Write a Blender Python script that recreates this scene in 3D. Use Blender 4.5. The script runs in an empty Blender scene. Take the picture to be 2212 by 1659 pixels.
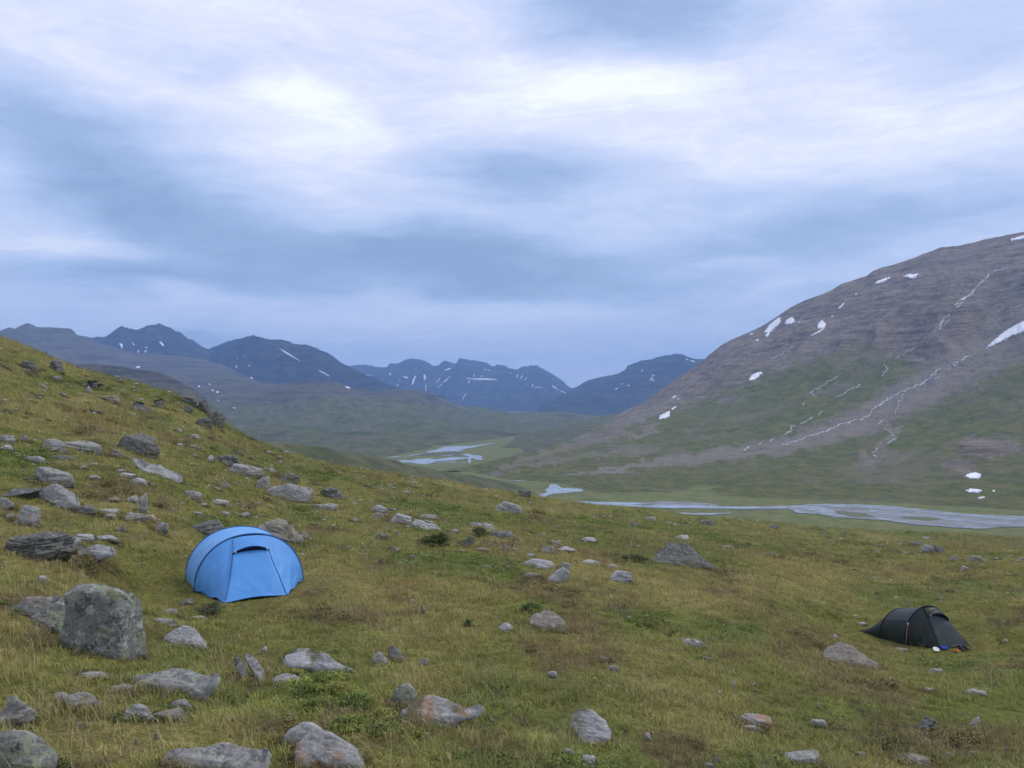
import bpy, math, random
import numpy as np
from mathutils import Vector
from mathutils.bvhtree import BVHTree

sc = bpy.context.scene
COL = sc.collection
F, UC, VH = 1700.0, 1106.0, 865.0      # focal length, centre column and horizon row of the photograph, in 1/2212 widths
R = math.radians

# ---------------------------------------------------------------- camera
cam = bpy.data.cameras.new("camera")
camo = bpy.data.objects.new("camera", cam); COL.objects.link(camo)
cam.sensor_width = 36.0
cam.lens = 36.0 * F / 2212.0
cam.shift_y = -(829.5 - VH) / 2212.0
cam.clip_start, cam.clip_end = 0.1, 90000.0
camo.location = (0, 0, 0)
camo.rotation_euler = (R(90), 0, 0)
sc.camera = camo
sc.render.resolution_x, sc.render.resolution_y = 1024, 768

# ---------------------------------------------------------------- exposure, sampling
sc.view_settings.view_transform = 'Standard'
sc.view_settings.look = 'None'
sc.view_settings.exposure = 0.18
sc.view_settings.gamma = 1.0
sc.view_settings.use_curve_mapping = False
sc.render.engine = 'CYCLES'
sc.cycles.use_denoising = True
try:
    sc.cycles.denoiser = 'OPENIMAGEDENOISE'
except Exception:
    pass
sc.cycles.max_bounces = 4
sc.cycles.diffuse_bounces = 2
sc.cycles.glossy_bounces = 2
sc.cycles.transmission_bounces = 2
sc.cycles.volume_bounces = 1
sc.cycles.transparent_max_bounces = 4
sc.cycles.sample_clamp_indirect = 4.0

# ---------------------------------------------------------------- sun behind thin cloud
SUN_EL, SUN_AZ = R(48), R(62)           # azimuth from +Y towards +X
sl = bpy.data.lights.new("sun", 'SUN')
sl.energy = 1.3; sl.angle = R(20); sl.color = (1.0, 0.95, 0.88)
slo = bpy.data.objects.new("sun", sl); COL.objects.link(slo)
sd = Vector((math.cos(SUN_EL) * math.sin(SUN_AZ), math.cos(SUN_EL) * math.cos(SUN_AZ), math.sin(SUN_EL)))
slo.rotation_euler = sd.to_track_quat('Z', 'Y').to_euler()
slo.location = (0, 0, 60)

# ---------------------------------------------------------------- node helper
class NT:
    def __init__(s, tree): s.t = tree; s.n = tree.nodes; s.l = tree.links
    def new(s, typ, **kw):
        n = s.n.new(typ)
        for k, v in kw.items(): setattr(n, k, v)
        return n
    def put(s, inp, v):
        if v is None: return
        if isinstance(v, bpy.types.NodeSocket): s.l.new(v, inp)
        else:
            try: inp.default_value = v
            except Exception:
                inp.default_value = (v[0], v[1], v[2], 1.0) if hasattr(v, '__len__') else (v, v, v)
    def math(s, op, a, b=None, c=None, clamp=False):
        n = s.new('ShaderNodeMath', operation=op, use_clamp=clamp)
        s.put(n.inputs[0], a); s.put(n.inputs[1], b)
        if c is not None: s.put(n.inputs[2], c)
        return n.outputs[0]
    def vm(s, op, a, b=None, scale=None):
        n = s.new('ShaderNodeVectorMath', operation=op)
        s.put(n.inputs[0], a)
        if b is not None: s.put(n.inputs[1], b)
        if scale is not None: s.put(n.inputs['Scale'], scale)
        return n.outputs['Value'] if op in ('LENGTH', 'DOT_PRODUCT') else n.outputs[0]
    def rng(s, v, a, b, c=0.0, d=1.0, smooth=True):
        n = s.new('ShaderNodeMapRange', interpolation_type='SMOOTHSTEP' if smooth else 'LINEAR')
        s.put(n.inputs[0], v)
        for i, x in enumerate((a, b, c, d)): s.put(n.inputs[i + 1], x)
        return n.outputs[0]
    def noise(s, vec, scale, detail=3.0, rough=0.55, dist=0.0, dims='3D'):
        n = s.new('ShaderNodeTexNoise', noise_dimensions=dims)
        s.put(n.inputs['Vector'], vec); s.put(n.inputs['Scale'], scale)
        n.inputs['Detail'].default_value = detail; n.inputs['Roughness'].default_value = rough
        n.inputs['Distortion'].default_value = dist
        return n.outputs[0]
    def voro(s, vec, scale, feature='F1', rnd=1.0):
        n = s.new('ShaderNodeTexVoronoi', feature=feature)
        s.put(n.inputs['Vector'], vec); s.put(n.inputs['Scale'], scale)
        n.inputs['Randomness'].default_value = rnd
        return n.outputs[0]
    def mix(s, f, a, b, blend='MIX'):
        n = s.new('ShaderNodeMix', data_type='RGBA', blend_type=blend)
        n.clamp_factor = True
        s.put(n.inputs[0], f)
        s.put(n.inputs[6], (*a, 1) if isinstance(a, tuple) and len(a) == 3 else a)
        s.put(n.inputs[7], (*b, 1) if isinstance(b, tuple) and len(b) == 3 else b)
        return n.outputs[2]
    def ramp(s, f, stops):
        n = s.new('ShaderNodeValToRGB'); s.put(n.inputs[0], f)
        e = n.color_ramp.elements
        while len(e) < len(stops): e.new(0.5)
        for i, (p, c) in enumerate(stops): e[i].position = p; e[i].color = (*c, 1)
        return n.outputs[0]
    def xyz(s, x, y, z):
        n = s.new('ShaderNodeCombineXYZ')
        for i, v in enumerate((x, y, z)): s.put(n.inputs[i], v)
        return n.outputs[0]
    def bump(s, h, strength, dist, normal=None):
        n = s.new('ShaderNodeBump'); s.put(n.inputs['Height'], h)
        n.inputs['Strength'].default_value = strength; n.inputs['Distance'].default_value = dist
        if normal is not None: s.put(n.inputs['Normal'], normal)
        return n.outputs[0]

def material(name):
    m = bpy.data.materials.new(name); m.use_nodes = True
    t = NT(m.node_tree)
    b = m.node_tree.nodes['Principled BSDF']
    b.inputs['Specular IOR Level'].default_value = 0.25
    return m, t, b

# ---------------------------------------------------------------- sky with cloud
wd = bpy.data.worlds.new("World"); sc.world = wd; wd.use_nodes = True
w = NT(wd.node_tree)
bg = w.n['Background']
sky = w.new('ShaderNodeTexSky'); sky.sky_type = 'NISHITA'; sky.sun_disc = False
sky.sun_elevation = SUN_EL; sky.sun_rotation = SUN_AZ
sky.air_density = 1.4; sky.dust_density = 1.5
tc = w.new('ShaderNodeTexCoord')
sep = w.new('ShaderNodeSeparateXYZ'); w.put(sep.inputs[0], tc.outputs['Generated'])
az = w.math('ARCTAN2', sep.outputs[0], sep.outputs[1])
el = w.math('ARCSINE', sep.outputs[2])
elc = w.math('MAXIMUM', el, -0.05)
p0 = w.xyz(az, elc, 0.0)
# cloud-layer coordinates: a flat layer seen in perspective, streaks lengthen towards the horizon
zz = w.math('ADD', w.math('MAXIMUM', sep.outputs[2], 0.0), 0.16)
plane = w.xyz(w.math('DIVIDE', sep.outputs[0], zz), w.math('DIVIDE', sep.outputs[1], zz), 0.0)
wn = w.new('ShaderNodeTexNoise'); w.put(wn.inputs['Vector'], plane); wn.inputs['Scale'].default_value = 0.9
wn.inputs['Detail'].default_value = 5; wn.inputs['Roughness'].default_value = 0.55
warp = w.vm('MULTIPLY', w.vm('SUBTRACT', wn.outputs['Color'], (0.5, 0.5, 0.5)), (0.20, 0.085, 0))
wn2 = w.new('ShaderNodeTexNoise'); w.put(wn2.inputs['Vector'], w.vm('MULTIPLY', p0, (7, 22, 1))); wn2.inputs['Scale'].default_value = 1.0
wn2.inputs['Detail'].default_value = 5
warp2 = w.vm('MULTIPLY', w.vm('SUBTRACT', wn2.outputs['Color'], (0.5, 0.5, 0.5)), (0.10, 0.035, 0))
pw = w.vm('ADD', w.vm('ADD', p0, warp), warp2)
def blob(u, v, rx, ry, wt, rot=0.0):
    s = (u - UC) / F
    a = math.atan(s); e = math.atan((VH - v) / F / math.sqrt(1 + s * s))
    d = w.vm('SUBTRACT', pw, (a, e, 0))
    if rot:
        r = w.new('ShaderNodeVectorRotate', rotation_type='Z_AXIS'); w.put(r.inputs['Vector'], d)
        r.inputs['Angle'].default_value = R(rot); d = r.outputs[0]
    d = w.vm('DIVIDE', d, (rx / F, ry / F, 1))
    return w.math('MULTIPLY', w.rng(w.vm('LENGTH', d), 0.0, 1.0, 1.0, 0.0), wt)
blobs = [
    (600, 235, 320, 85, 0.20, 4), (640, 205, 190, 55, 0.16, 0), (1300, 190, 480, 115, 0.20, 0), (1360, 165, 230, 55, 0.12, 0), (1850, 270, 700, 140, 0.14, 0), (1900, 620, 420, 70, .06, 0), (1650, 340, 560, 60, 0.10, 0),
    (760, 330, 430, 140, 0.16, -12), (60, 130, 320, 90, 0.10, 0), (420, 30, 500, 90, 0.06, 0),
    (1390, 15, 450, 140, -0.62, 6), (2150, 60, 340, 160, -0.24, 0), (300, 110, 300, 60, -0.05, 0),
    (170, 330, 580, 165, -0.42, 18), (330, 440, 380, 80, -0.24, 14), (60, 260, 260, 70, -0.10, 14),
    (1130, 375, 370, 100, -0.48, 0), (1100, 580, 580, 84, -0.50, 4), (740, 550, 540, 80, -0.32, -4), (330, 590, 420, 50, -0.36, 0),
    (1760, 500, 520, 80, -0.34, -6), (1250, 470, 900, 130, -0.12, 0), (2050, 430, 420, 90, -0.10, 0),
    (110, 525, 300, 62, 0.26, 0), (1570, 558, 170, 22, 0.16, -5), (1000, 690, 700, 80, 0.10, 0), (300, 650, 420, 60, 0.06, 0),
    (1300, 460, 300, 60, 0.06, 0), (480, 738, 190, 42, -0.30, 0), (1700, 640, 500, 60, -0.05, 0),
]
acc = None
for bl in blobs:
    o = blob(*bl)
    acc = o if acc is None else w.math('ADD', acc, o)
base = w.math('ADD', w.rng(elc, 0.03, 0.40, 0.45, 0.74), w.rng(elc, 0.0, 0.13, 0.14, 0.0))
na = w.math('SUBTRACT', w.noise(plane, 0.55, 6, 0.55, 0.4), 0.5)
nb = w.math('SUBTRACT', w.noise(w.vm('ADD', w.vm('MULTIPLY', p0, (5, 26, 1)), w.vm('MULTIPLY', warp, (18, 18, 1))), 1.0, 6, 0.6, 0.6), 0.5)
wv3 = w.vm('ADD', w.vm('MULTIPLY', pw, (11, 42, 1)), (3.3, 1.7, 0))
rt = w.new('ShaderNodeVectorRotate', rotation_type='Z_AXIS'); w.put(rt.inputs['Vector'], wv3); rt.inputs['Angle'].default_value = R(-7)
nc = w.math('SUBTRACT', w.noise(rt.outputs[0], 1.0, 8, 0.68, 1.2), 0.5)
nd_ = w.math('SUBTRACT', w.noise(w.vm('MULTIPLY', plane, (1, 1.6, 1)), 2.6, 8, 0.66, 1.0), 0.5)
acc = w.math('ADD', acc, w.math('ADD', w.math('MULTIPLY', nc, 0.34), w.math('MULTIPLY', nd_, 0.34)))
tone = w.math('ADD', w.math('ADD', base, acc), w.math('ADD', w.math('MULTIPLY', na, 0.30), w.math('MULTIPLY', nb, 0.34)))
cl = w.ramp(tone, [(0.0, (.26, .38, .61)), (0.25, (.365, .495, .745)), (0.46, (.49, .605, .85)), (0.64, (.61, .69, .91)), (0.82, (.77, .82, .97)), (1.0, (.94, 1.0, 1.02))])
# greyer, slightly violet cloud higher up
cl = w.mix(w.rng(elc, 0.16, 0.5, 0.0, 0.32), cl, w.mix(1.0, cl, (1.05, 0.965, 0.985), 'MULTIPLY'))
cl10 = w.vm('SCALE', cl, scale=10.0)
cover = w.rng(tone, 0.05, 0.45, 0.86, 0.98)
w.put(bg.inputs['Color'], w.mix(cover, sky.outputs[0], cl10))
bg.inputs['Strength'].default_value = 0.1
wd.cycles.sampling_method = 'MANUAL'; wd.cycles.sample_map_resolution = 512

# ---------------------------------------------------------------- numpy noise
def _hash(ix, iy, seed):
    h = (ix.astype(np.int64) * 374761393 + iy.astype(np.int64) * 668265263 + seed * 1442695041) & 0x7fffffff
    h = ((h ^ (h >> 13)) * 1274126177) & 0x7fffffff
    h = ((h ^ (h >> 15)) * 2246822519) & 0x7fffffff
    return h ^ (h >> 12)
def perlin(x, y, seed=0):
    x = np.asarray(x, float); y = np.asarray(y, float)
    ix = np.floor(x); iy = np.floor(y); fx = x - ix; fy = y - iy
    ix = ix.astype(np.int64); iy = iy.astype(np.int64)
    def g(a, b):
        an = (_hash(ix + a, iy + b, seed) & 0xffff) * (2 * np.pi / 65536)
        return np.cos(an) * (fx - a) + np.sin(an) * (fy - b)
    u = fx * fx * fx * (fx * (fx * 6 - 15) + 10); v = fy * fy * fy * (fy * (fy * 6 - 15) + 10)
    a = g(0, 0) * (1 - u) + g(1, 0) * u; b = g(0, 1) * (1 - u) + g(1, 1) * u
    return 1.5 * (a * (1 - v) + b * v)
def fbm(x, y, seed=0, octs=4, rough=0.5):
    r = 0; a = 1; t = 0
    for i in range(octs):
        r = r + a * perlin(x * 2 ** i + 17.3 * i, y * 2 ** i - 9.1 * i, seed + i); t += a; a *= rough
    return r / t
def ridged(x, y, seed=0, octs=4, rough=0.5):
    r = 0; a = 1; t = 0
    for i in range(octs):
        r = r + a * (1 - 2 * np.abs(perlin(x * 2 ** i + 7.7 * i, y * 2 ** i + 3.3 * i, seed + i))); t += a; a *= rough
    return r / t
def sstep(a, b, x):
    t = np.clip((np.asarray(x, float) - a) / (b - a), 0, 1); return t * t * (3 - 2 * t)
def noise3(p, seed):      # cheap 3-d noise from three slices
    return (perlin(p[:, 0] + 5.1 * p[:, 2], p[:, 1] - 3.7 * p[:, 2], seed) + perlin(p[:, 1] + 31.1, p[:, 2] * 1.3 + p[:, 0] * .7, seed + 5)
            + perlin(p[:, 2] - 11.3, p[:, 0] * 1.1 - p[:, 1] * .6, seed + 9)) / 1.7

# ---------------------------------------------------------------- object helpers
def mesh_np(name, V, Fc, smooth=True, mat=None, attrs=None):
    V = np.asarray(V, np.float32); me = bpy.data.meshes.new(name)
    if isinstance(Fc, np.ndarray):
        k = Fc.shape[1]; nf = len(Fc)
        me.vertices.add(len(V)); me.vertices.foreach_set('co', V.ravel())
        me.loops.add(nf * k); me.loops.foreach_set('vertex_index', Fc.astype(np.int32).ravel())
        me.polygons.add(nf)
        me.polygons.foreach_set('loop_start', np.arange(0, nf * k, k, dtype=np.int32))
        try: me.polygons.foreach_set('loop_total', np.full(nf, k, dtype=np.int32))
        except Exception: pass
        me.update(calc_edges=True)
    else:
        me.from_pydata([tuple(v) for v in V], [], Fc)
    if smooth: me.polygons.foreach_set('use_smooth', np.ones(len(me.polygons), bool))
    for an, (typ, data) in (attrs or {}).items():
        a = me.attributes.new(an, typ, 'POINT')
        data = np.asarray(data, np.float32 if typ != 'INT' else np.int32)
        if typ == 'FLOAT_COLOR':
            if data.shape[1] == 3: data = np.hstack([data, np.ones((len(data), 1), np.float32)])
            a.data.foreach_set('color', data.ravel())
        else: a.data.foreach_set('value', data.ravel())
    if mat: me.materials.append(mat)
    me.update()
    return me
def link(name, me, parent=None, loc=None, label=None, cat=None, group=None, kind=None):
    o = bpy.data.objects.new(name, me); COL.objects.link(o)
    if parent: o.parent = parent
    if loc is not None: o.location = loc
    if label: o['label'] = label
    if cat: o['category'] = cat
    if group: o['group'] = group
    if kind: o['kind'] = kind
    return o
def grid_faces(nr, nc):
    i = np.arange((nr - 1) * (nc - 1)); r = i // (nc - 1); c = i % (nc - 1); a = r * nc + c
    return np.stack([a, a + 1, a + nc + 1, a + nc], 1)

# ---------------------------------------------------------------- near ground: height as read off the photograph
def Z6(x, y): return .3174 * x, 1242.1 + .3174 * y
ZT = {1: (0, 648.05, .3418), 2: (702.06, 729.06, .3907), 3: (1350.1, 486.04, .3897), 4: (1404.1, 972.1, .3652),
      5: (0, 918.1, .3174), 6: (0, 1242.1, .3174), 7: (648.05, 1242.1, .3174), 8: (1350.1, 1242.1, .3897), 9: (648.05, 972.1, .3418)}
def zp(k, x, y):
    a, b, c = ZT[k]; return a + c * x, b + c * y
cols = {
 -700: [(1659, 3.6), (1430, 5.5), (1250, 8), (1150, 10.5), (1000, 15), (900, 21), (800, 31), (700, 46), (600, 75)],
 -400: [(1659, 4.0), (1430, 6), (1250, 9), (1150, 12), (1000, 18), (900, 26), (800, 40), (700, 60), (650, 85)],
 0: [(1659, 4.3), (1430, 7.2), (1250, 11), (1150, 15), (1000, 24), (900, 36), (800, 60), (731, 95)],
 150: [(1659, 4.45), (1430, 7.8), (1260, 12.2), (1130, 18), (1000, 28), (900, 46), (840, 70), (789, 95)],
 300: [(1659, 4.6), (1440, 8.3), (1300, 12.5), (1250, 14.5), (1100, 21), (1000, 32), (900, 58), (831, 95)],
 400: [(1659, 4.8), (1440, 8.7), (1310, 13.8), (1265, 15.6), (1130, 22), (1020, 34), (930, 60), (860, 95)],
 480: [(1659, 5), (1440, 9), (1310, 14.5), (1268, 16), (1180, 21.5), (1080, 31), (1000, 48), (925, 90)],
 600: [(1659, 5.1), (1440, 9.3), (1310, 14.6), (1268, 16), (1180, 22), (1100, 33), (1040, 50), (978, 100)],
 700: [(1659, 5.15), (1500, 7.3), (1400, 10), (1300, 14.6), (1190, 22), (1110, 34), (1060, 54), (1002, 105)],
 850: [(1659, 5.2), (1500, 7.5), (1400, 10.2), (1300, 14.8), (1200, 22), (1120, 36), (1070, 60), (1030, 110)],
 1106: [(1659, 5.5), (1500, 8), (1400, 10.8), (1300, 15.5), (1200, 25), (1140, 38), (1100, 62), (1071, 120)],
 1350: [(1659, 5.9), (1500, 8.7), (1400, 12), (1300, 18), (1210, 29), (1160, 44), (1125, 75), (1106, 140)],
 1600: [(1659, 6.3), (1500, 9.5), (1400, 14), (1300, 21.5), (1220, 34), (1175, 54), (1150, 88), (1134, 160)],
 1850: [(1659, 6.9), (1500, 11), (1405, 19.5), (1375, 24), (1300, 32), (1225, 49), (1178, 90), (1156, 170)],
 2000: [(1659, 7.2), (1500, 12), (1408, 23.6), (1386, 25.5), (1330, 30), (1230, 52), (1182, 95), (1163, 180)],
 2212: [(1659, 7.6), (1500, 12.8), (1405, 21), (1300, 32), (1230, 52), (1190, 92), (1172, 185)],
 2700: [(1659, 8.5), (1500, 14), (1400, 22), (1300, 36), (1240, 60), (1205, 110), (1188, 200)],
 3300: [(1659, 9.5), (1500, 15), (1400, 24), (1300, 40), (1245, 65), (1215, 115), (1200, 210)],
}
NS, NL = 241, 260
S0, S1 = -1.06, 1.29
LS = np.linspace(math.log(0.4), math.log(900), NL); SS = np.linspace(S0, S1, NS)
cu = sorted(cols)
tabz = np.zeros((len(cu), NL))
YY = np.exp(LS)
for k, u in enumerate(cu):
    s = (u - UC) / F
    pts = [(Y, (v - VH) / F * -Y) for v, Y in cols[u]]
    pts = [(0.4, -1.6 - .07 - .13 * s * .4), (1.8, -1.6 - .1775 * 1.8 - .13 * s * 1.8)] + pts
    Yc, zc = pts[-1]
    xs = np.array([math.log(p[0]) for p in pts]); zs = np.array([p[1] for p in pts])
    # interpolate z over Y, shape-preserving
    Yp = np.array([p[0] for p in pts]); h = np.diff(Yp); dl = np.diff(zs) / h
    m = np.zeros(len(zs)); m[1:-1] = (dl[:-1] * h[1:] + dl[1:] * h[:-1]) / (h[1:] + h[:-1]); m[0] = dl[0]; m[-1] = dl[-1] * .6
    j = np.clip(np.searchsorted(Yp, YY) - 1, 0, len(h) - 1); t = (YY - Yp[j]) / h[j]; tt = np.clip(t, 0, 1)
    z = (2 * tt**3 - 3 * tt**2 + 1) * zs[j] + (tt**3 - 2 * tt**2 + tt) * h[j] * m[j] + (-2 * tt**3 + 3 * tt**2) * zs[j + 1] + (tt**3 - tt**2) * h[j] * m[j + 1]
    tc_ = -zc / Yc; sl_ = max(.24, tc_ + .08)
    d = np.maximum(YY - Yc, 0); ramp = 25.0
    drop = np.where(d < ramp, sl_ * d * d / (2 * ramp), sl_ * (d - ramp / 2)) + m[-1] * -np.minimum(d, ramp) * 0
    z = np.where(YY > Yc, zc - drop, z)
    tabz[k] = z
us = UC + F * SS
T = np.zeros((NS, NL))
for i in range(NL): T[:, i] = np.interp(us, cu, tabz[:, i])
def blur(a, n, axis):
    k = np.hanning(2 * n + 3)[1:-1]; k /= k.sum()
    ap = np.pad(a, [(n, n) if ax == axis else (0, 0) for ax in range(2)], mode='reflect', reflect_type='odd')
    return np.apply_along_axis(lambda r: np.convolve(r, k, 'valid'), axis, ap)
T = blur(T, 6, 0)
TENTS = {'blue': (-5.3, 15.6, -3.75, 2.0), 'dark': (13.0, 25.2, -7.72, 2.2)}
def base_z(x, y):
    yy = np.maximum(y, 0.45); s = np.clip(x / yy, S0, S1)
    a = (s - S0) / (S1 - S0) * (NS - 1); b = (np.log(yy) - LS[0]) / (LS[-1] - LS[0]) * (NL - 1)
    a = np.clip(a, 0, NS - 1.001); b = np.clip(b, 0, NL - 1.001); i = a.astype(int); j = b.astype(int); fa = a - i; fb = b - j
    return (T[i, j] * (1 - fa) + T[i + 1, j] * fa) * (1 - fb) + (T[i, j + 1] * (1 - fa) + T[i + 1, j + 1] * fa) * fb
def ground_z(x, y, fine=True):
    x = np.atleast_1d(np.asarray(x, float)); y = np.atleast_1d(np.asarray(y, float))
    z = base_z(x, y)
    left = sstep(2, -12, x - 0.0 * y)
    far = sstep(14, 60, y)
    n = 0.075 * fbm(x / 1.0, y / 1.0, 11, 4, .55) + (0.12 + .12 * far + .08 * left) * fbm(x / 3.6 + 4, y / 3.6, 21, 3)
    n = n + far * (0.3 + .5 * left) * fbm(x / 11, y / 11, 31, 4) + sstep(60, 160, y) * .7 * fbm(x / 34, y / 34, 37, 4)
    if fine: n = n + 0.022 * fbm(x / .28, y / .28, 41, 2) + .04 * far * fbm(x / .6, y / .8, 43, 2)
    for (tx, ty, tz, tr) in TENTS.values():
        f = sstep(tr * 1.7, tr * .8, np.hypot(x - tx, y - ty))
        z = z * (1 - f) + tz * f; n = n * (1 - .88 * f)
    return np.maximum(z + n, -142.5)
def pix_ground(u, v):
    s = (u - UC) / F; t = (v - VH) / F
    Ys = np.geomspace(3.2, 420, 1800); zg = ground_z(s * Ys, Ys, False)
    hit = np.nonzero(-t * Ys <= zg)[0]
    Y = Ys[hit[0]] if len(hit) else Ys[np.argmin(np.abs(-t * Ys - zg))]
    return s * Y, Y, float(ground_z(s * Y, Y, False)[0])

# macro colour of the turf (albedo), shared by soil and grass
STRAW = np.array((.300, .258, .098)); OLIVE = np.array((.195, .194, .056)); GREEN = np.array((.108, .150, .038))
BROWN = np.array((.150, .108, .058)); BRIGHT = np.array((.170, .220, .042)); RUST = np.array((.20, .135, .058)); PEAT = np.array((.035, .027, .020))
hints = [  # view pixel u, v, ru, rv, colour, weight
 (690, 1530, 130, 95, BRIGHT, .9), (2040, 1535, 170, 45, BRIGHT, .8), (1400, 1355, 75, 26, BRIGHT, .7), (900, 1560, 60, 50, BRIGHT, .3),
 (90, 1265, 110, 14, BRIGHT, .7), (1190, 1345, 50, 30, GREEN, .8), (1560, 1345, 130, 28, GREEN, .8), (1960, 1270, 190, 26, GREEN, .7),
 (1500, 1180, 240, 26, GREEN, .7), (780, 1350, 120, 30, GREEN, .5), (1300, 1130, 150, 25, GREEN, .5), (1050, 1490, 120, 40, GREEN, .6), (350, 1420, 80, 35, GREEN, .6),
 (620, 1000, 160, 40, GREEN, .5), (900, 1090, 160, 30, GREEN, .5), (120, 1150, 90, 50, GREEN, .5), (350, 1060, 150, 40, GREEN, .3),
 (700, 1260, 180, 50, STRAW, .8), (900, 1300, 160, 60, STRAW, .6), (1500, 1270, 260, 40, STRAW, .7), (1750, 1270, 200, 30, STRAW, .6),
 (1300, 1420, 120, 40, STRAW, .6), (1450, 1520, 140, 60, STRAW, .6), (1550, 1600, 160, 50, STRAW, .6), (120, 890, 160, 35, STRAW, .8), (330, 960, 120, 30, STRAW, .6),
 (250, 1600, 130, 50, STRAW, .6), (1200, 1600, 160, 50, STRAW, .4), (1000, 1370, 130, 30, STRAW, .5), (750, 1150, 130, 30, STRAW, .4), (1900, 1240, 200, 18, STRAW, .5), (1270,1240,90,25, STRAW,.6),
 (2060, 1600, 150, 60, BROWN, .9), (1830, 1440, 90, 40, BROWN, .6), (1720, 1385, 90, 25, BROWN, .5), (1600, 1420, 60, 18, BROWN, .6), (1850, 1500, 120, 20, BROWN, .6),
 (70, 1310, 110, 32, BROWN, .95), (480, 1440, 90, 25, BROWN, .7), (570, 1590, 70, 30, BROWN, .6), (1050, 1620, 90, 30, BROWN, .7), (150, 1540, 80, 50, BROWN, .4), (350,1350,60,20,BROWN,.7),
 (200, 910, 70, 18, RUST, .7), (850, 1263, 60, 12, RUST, .8), (1110, 1200, 70, 16, BROWN, .5), (2030, 1255, 40, 8, PEAT, .7), (1215, 1306, 45, 7, PEAT, .9),
 (2150, 1170, 160, 14, BROWN, .6), (560, 960, 120, 16, BROWN, .4), (800, 1020, 130, 14, RUST, .35), (1400,1180,100,8,BROWN,.4), (1700,1200,160,10,BROWN,.45),
 (240, 840, 120, 30, GREEN, .5), (60, 800, 60, 30, GREEN, .4), (1750,1560,180,40,GREEN,.3), (450,1500,100,30,GREEN,.3),
]
def turf_col(x, y):
    x = np.asarray(x, float); y = np.asarray(y, float)
    z = base_z(x, y); yy = np.maximum(y, 1.0); u = UC + F * x / yy; v = VH - F * z / yy
    k = np.maximum(y, 6) ** .35
    a = fbm(x / 2.4 / k, y / 3.4 / k, 51, 5, .6) * 1.9; b = fbm(x / 1.5 / k, y / 2.2 / k, 61, 5, .6) * 1.9; c = fbm(x / .9 / k, y / 1.2 / k, 71, 4, .6) * 1.5
    C = OLIVE[None] + np.zeros((len(x), 3))
    def mx(C, col, f): f = f[:, None]; return C * (1 - f) + col * f
    C = mx(C, STRAW, sstep(-.05, .45, a) * .65)
    C = mx(C, GREEN, sstep(.05, .5, b) * .6)
    wu = u + 150 * fbm(x / 1.1 / k + 9, y / 1.5 / k, 81, 4, .6); wv = v + 46 * fbm(x / 1.1 / k, y / 1.5 / k + 5, 82, 4, .6)
    for (hu, hv, ru, rv, col, wt) in hints:
        d = np.hypot((wu - hu) / ru, (wv - hv) / rv)
        C = mx(C, col, .8 * wt * sstep(1.7, .1, d))
    C = mx(C, BROWN, sstep(.18, .5, c) * .7)
    C = mx(C, PEAT * 2, sstep(.42, .62, fbm(x / .55 / k, y / .8 / k, 73, 4, .6) * 1.5) * .5)
    C = mx(C, RUST, sstep(.42, .62, -b) * .3)
    C *= (1 + .45 * fbm(x / .5 / k ** .5, y / .6 / k ** .5, 91, 4, .6))[:, None]
    # lower slope beyond a hundred metres turns cooler
    C = mx(C, np.array((.17, .19, .07)), sstep(110, 300, y) * .8)
    return np.clip(C, .01, .6)
# ---------------------------------------------------------------- large materials
def turf_material():
    m, t, b = material("turf")
    at = t.new('ShaderNodeAttribute'); at.attribute_name = 'tone'
    geo = t.new('ShaderNodeNewGeometry'); P = geo.outputs['Position']
    n1 = t.noise(P, 2.6, 5, .65); n2 = t.noise(P, 14, 5, .7); n3 = t.noise(t.vm('MULTIPLY', P, (1, .5, 1)), .35, 5, .6)
    c = t.mix(t.rng(n2, .3, .7), t.mix(1, at.outputs['Color'], (.55, .58, .5), 'MULTIPLY'), t.mix(1, at.outputs['Color'], (1.3, 1.25, 1.15), 'MULTIPLY'))
    c = t.mix(t.rng(n1, .56, .74, 0, .55), c, (.075, .075, .03))
    c = t.mix(t.rng(n3, .58, .72, 0, .4), c, (.075, .055, .03))
    c = t.mix(t.rng(t.noise(P, 5.2, 4, .7), .66, .78, 0, .5), c, (.21, .19, .12))
    t.put(b.inputs['Base Color'], c); b.inputs['Roughness'].default_value = .95
    b.inputs['Specular IOR Level'].default_value = .1
    hh = t.math('ADD', t.math('MULTIPLY', n2, .35), t.math('ADD', n1, t.math('MULTIPLY', n3, 1.5)))
    t.put(b.inputs['Normal'], t.bump(hh, .9, .35))
    return m
M_TURF = turf_material()

# ---------------------------------------------------------------- the slope we stand on
NR, NC = 1000, 640
Yr = np.geomspace(2.6, 820, NR); sc_ = np.linspace(-.86, .98, NC)
Yg, Sg = np.meshgrid(Yr, sc_, indexing='ij')
Xg = Sg * (Yg + 3.0)
x, y = Xg.ravel(), Yg.ravel()
z = ground_z(x, y)
# grade into the ground behind the camera foot with one more strip of rows towards and past the camera
GROUND_V = np.stack([x, y, z], 1); GROUND_F = grid_faces(NR, NC)
tcol = turf_col(x, y)
ground = link('ground', mesh_np('ground', GROUND_V, GROUND_F, True, M_TURF, {'tone': ('FLOAT_COLOR', tcol)}), kind='structure', label='grassy stony slope falling away from the camera towards the valley')

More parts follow.
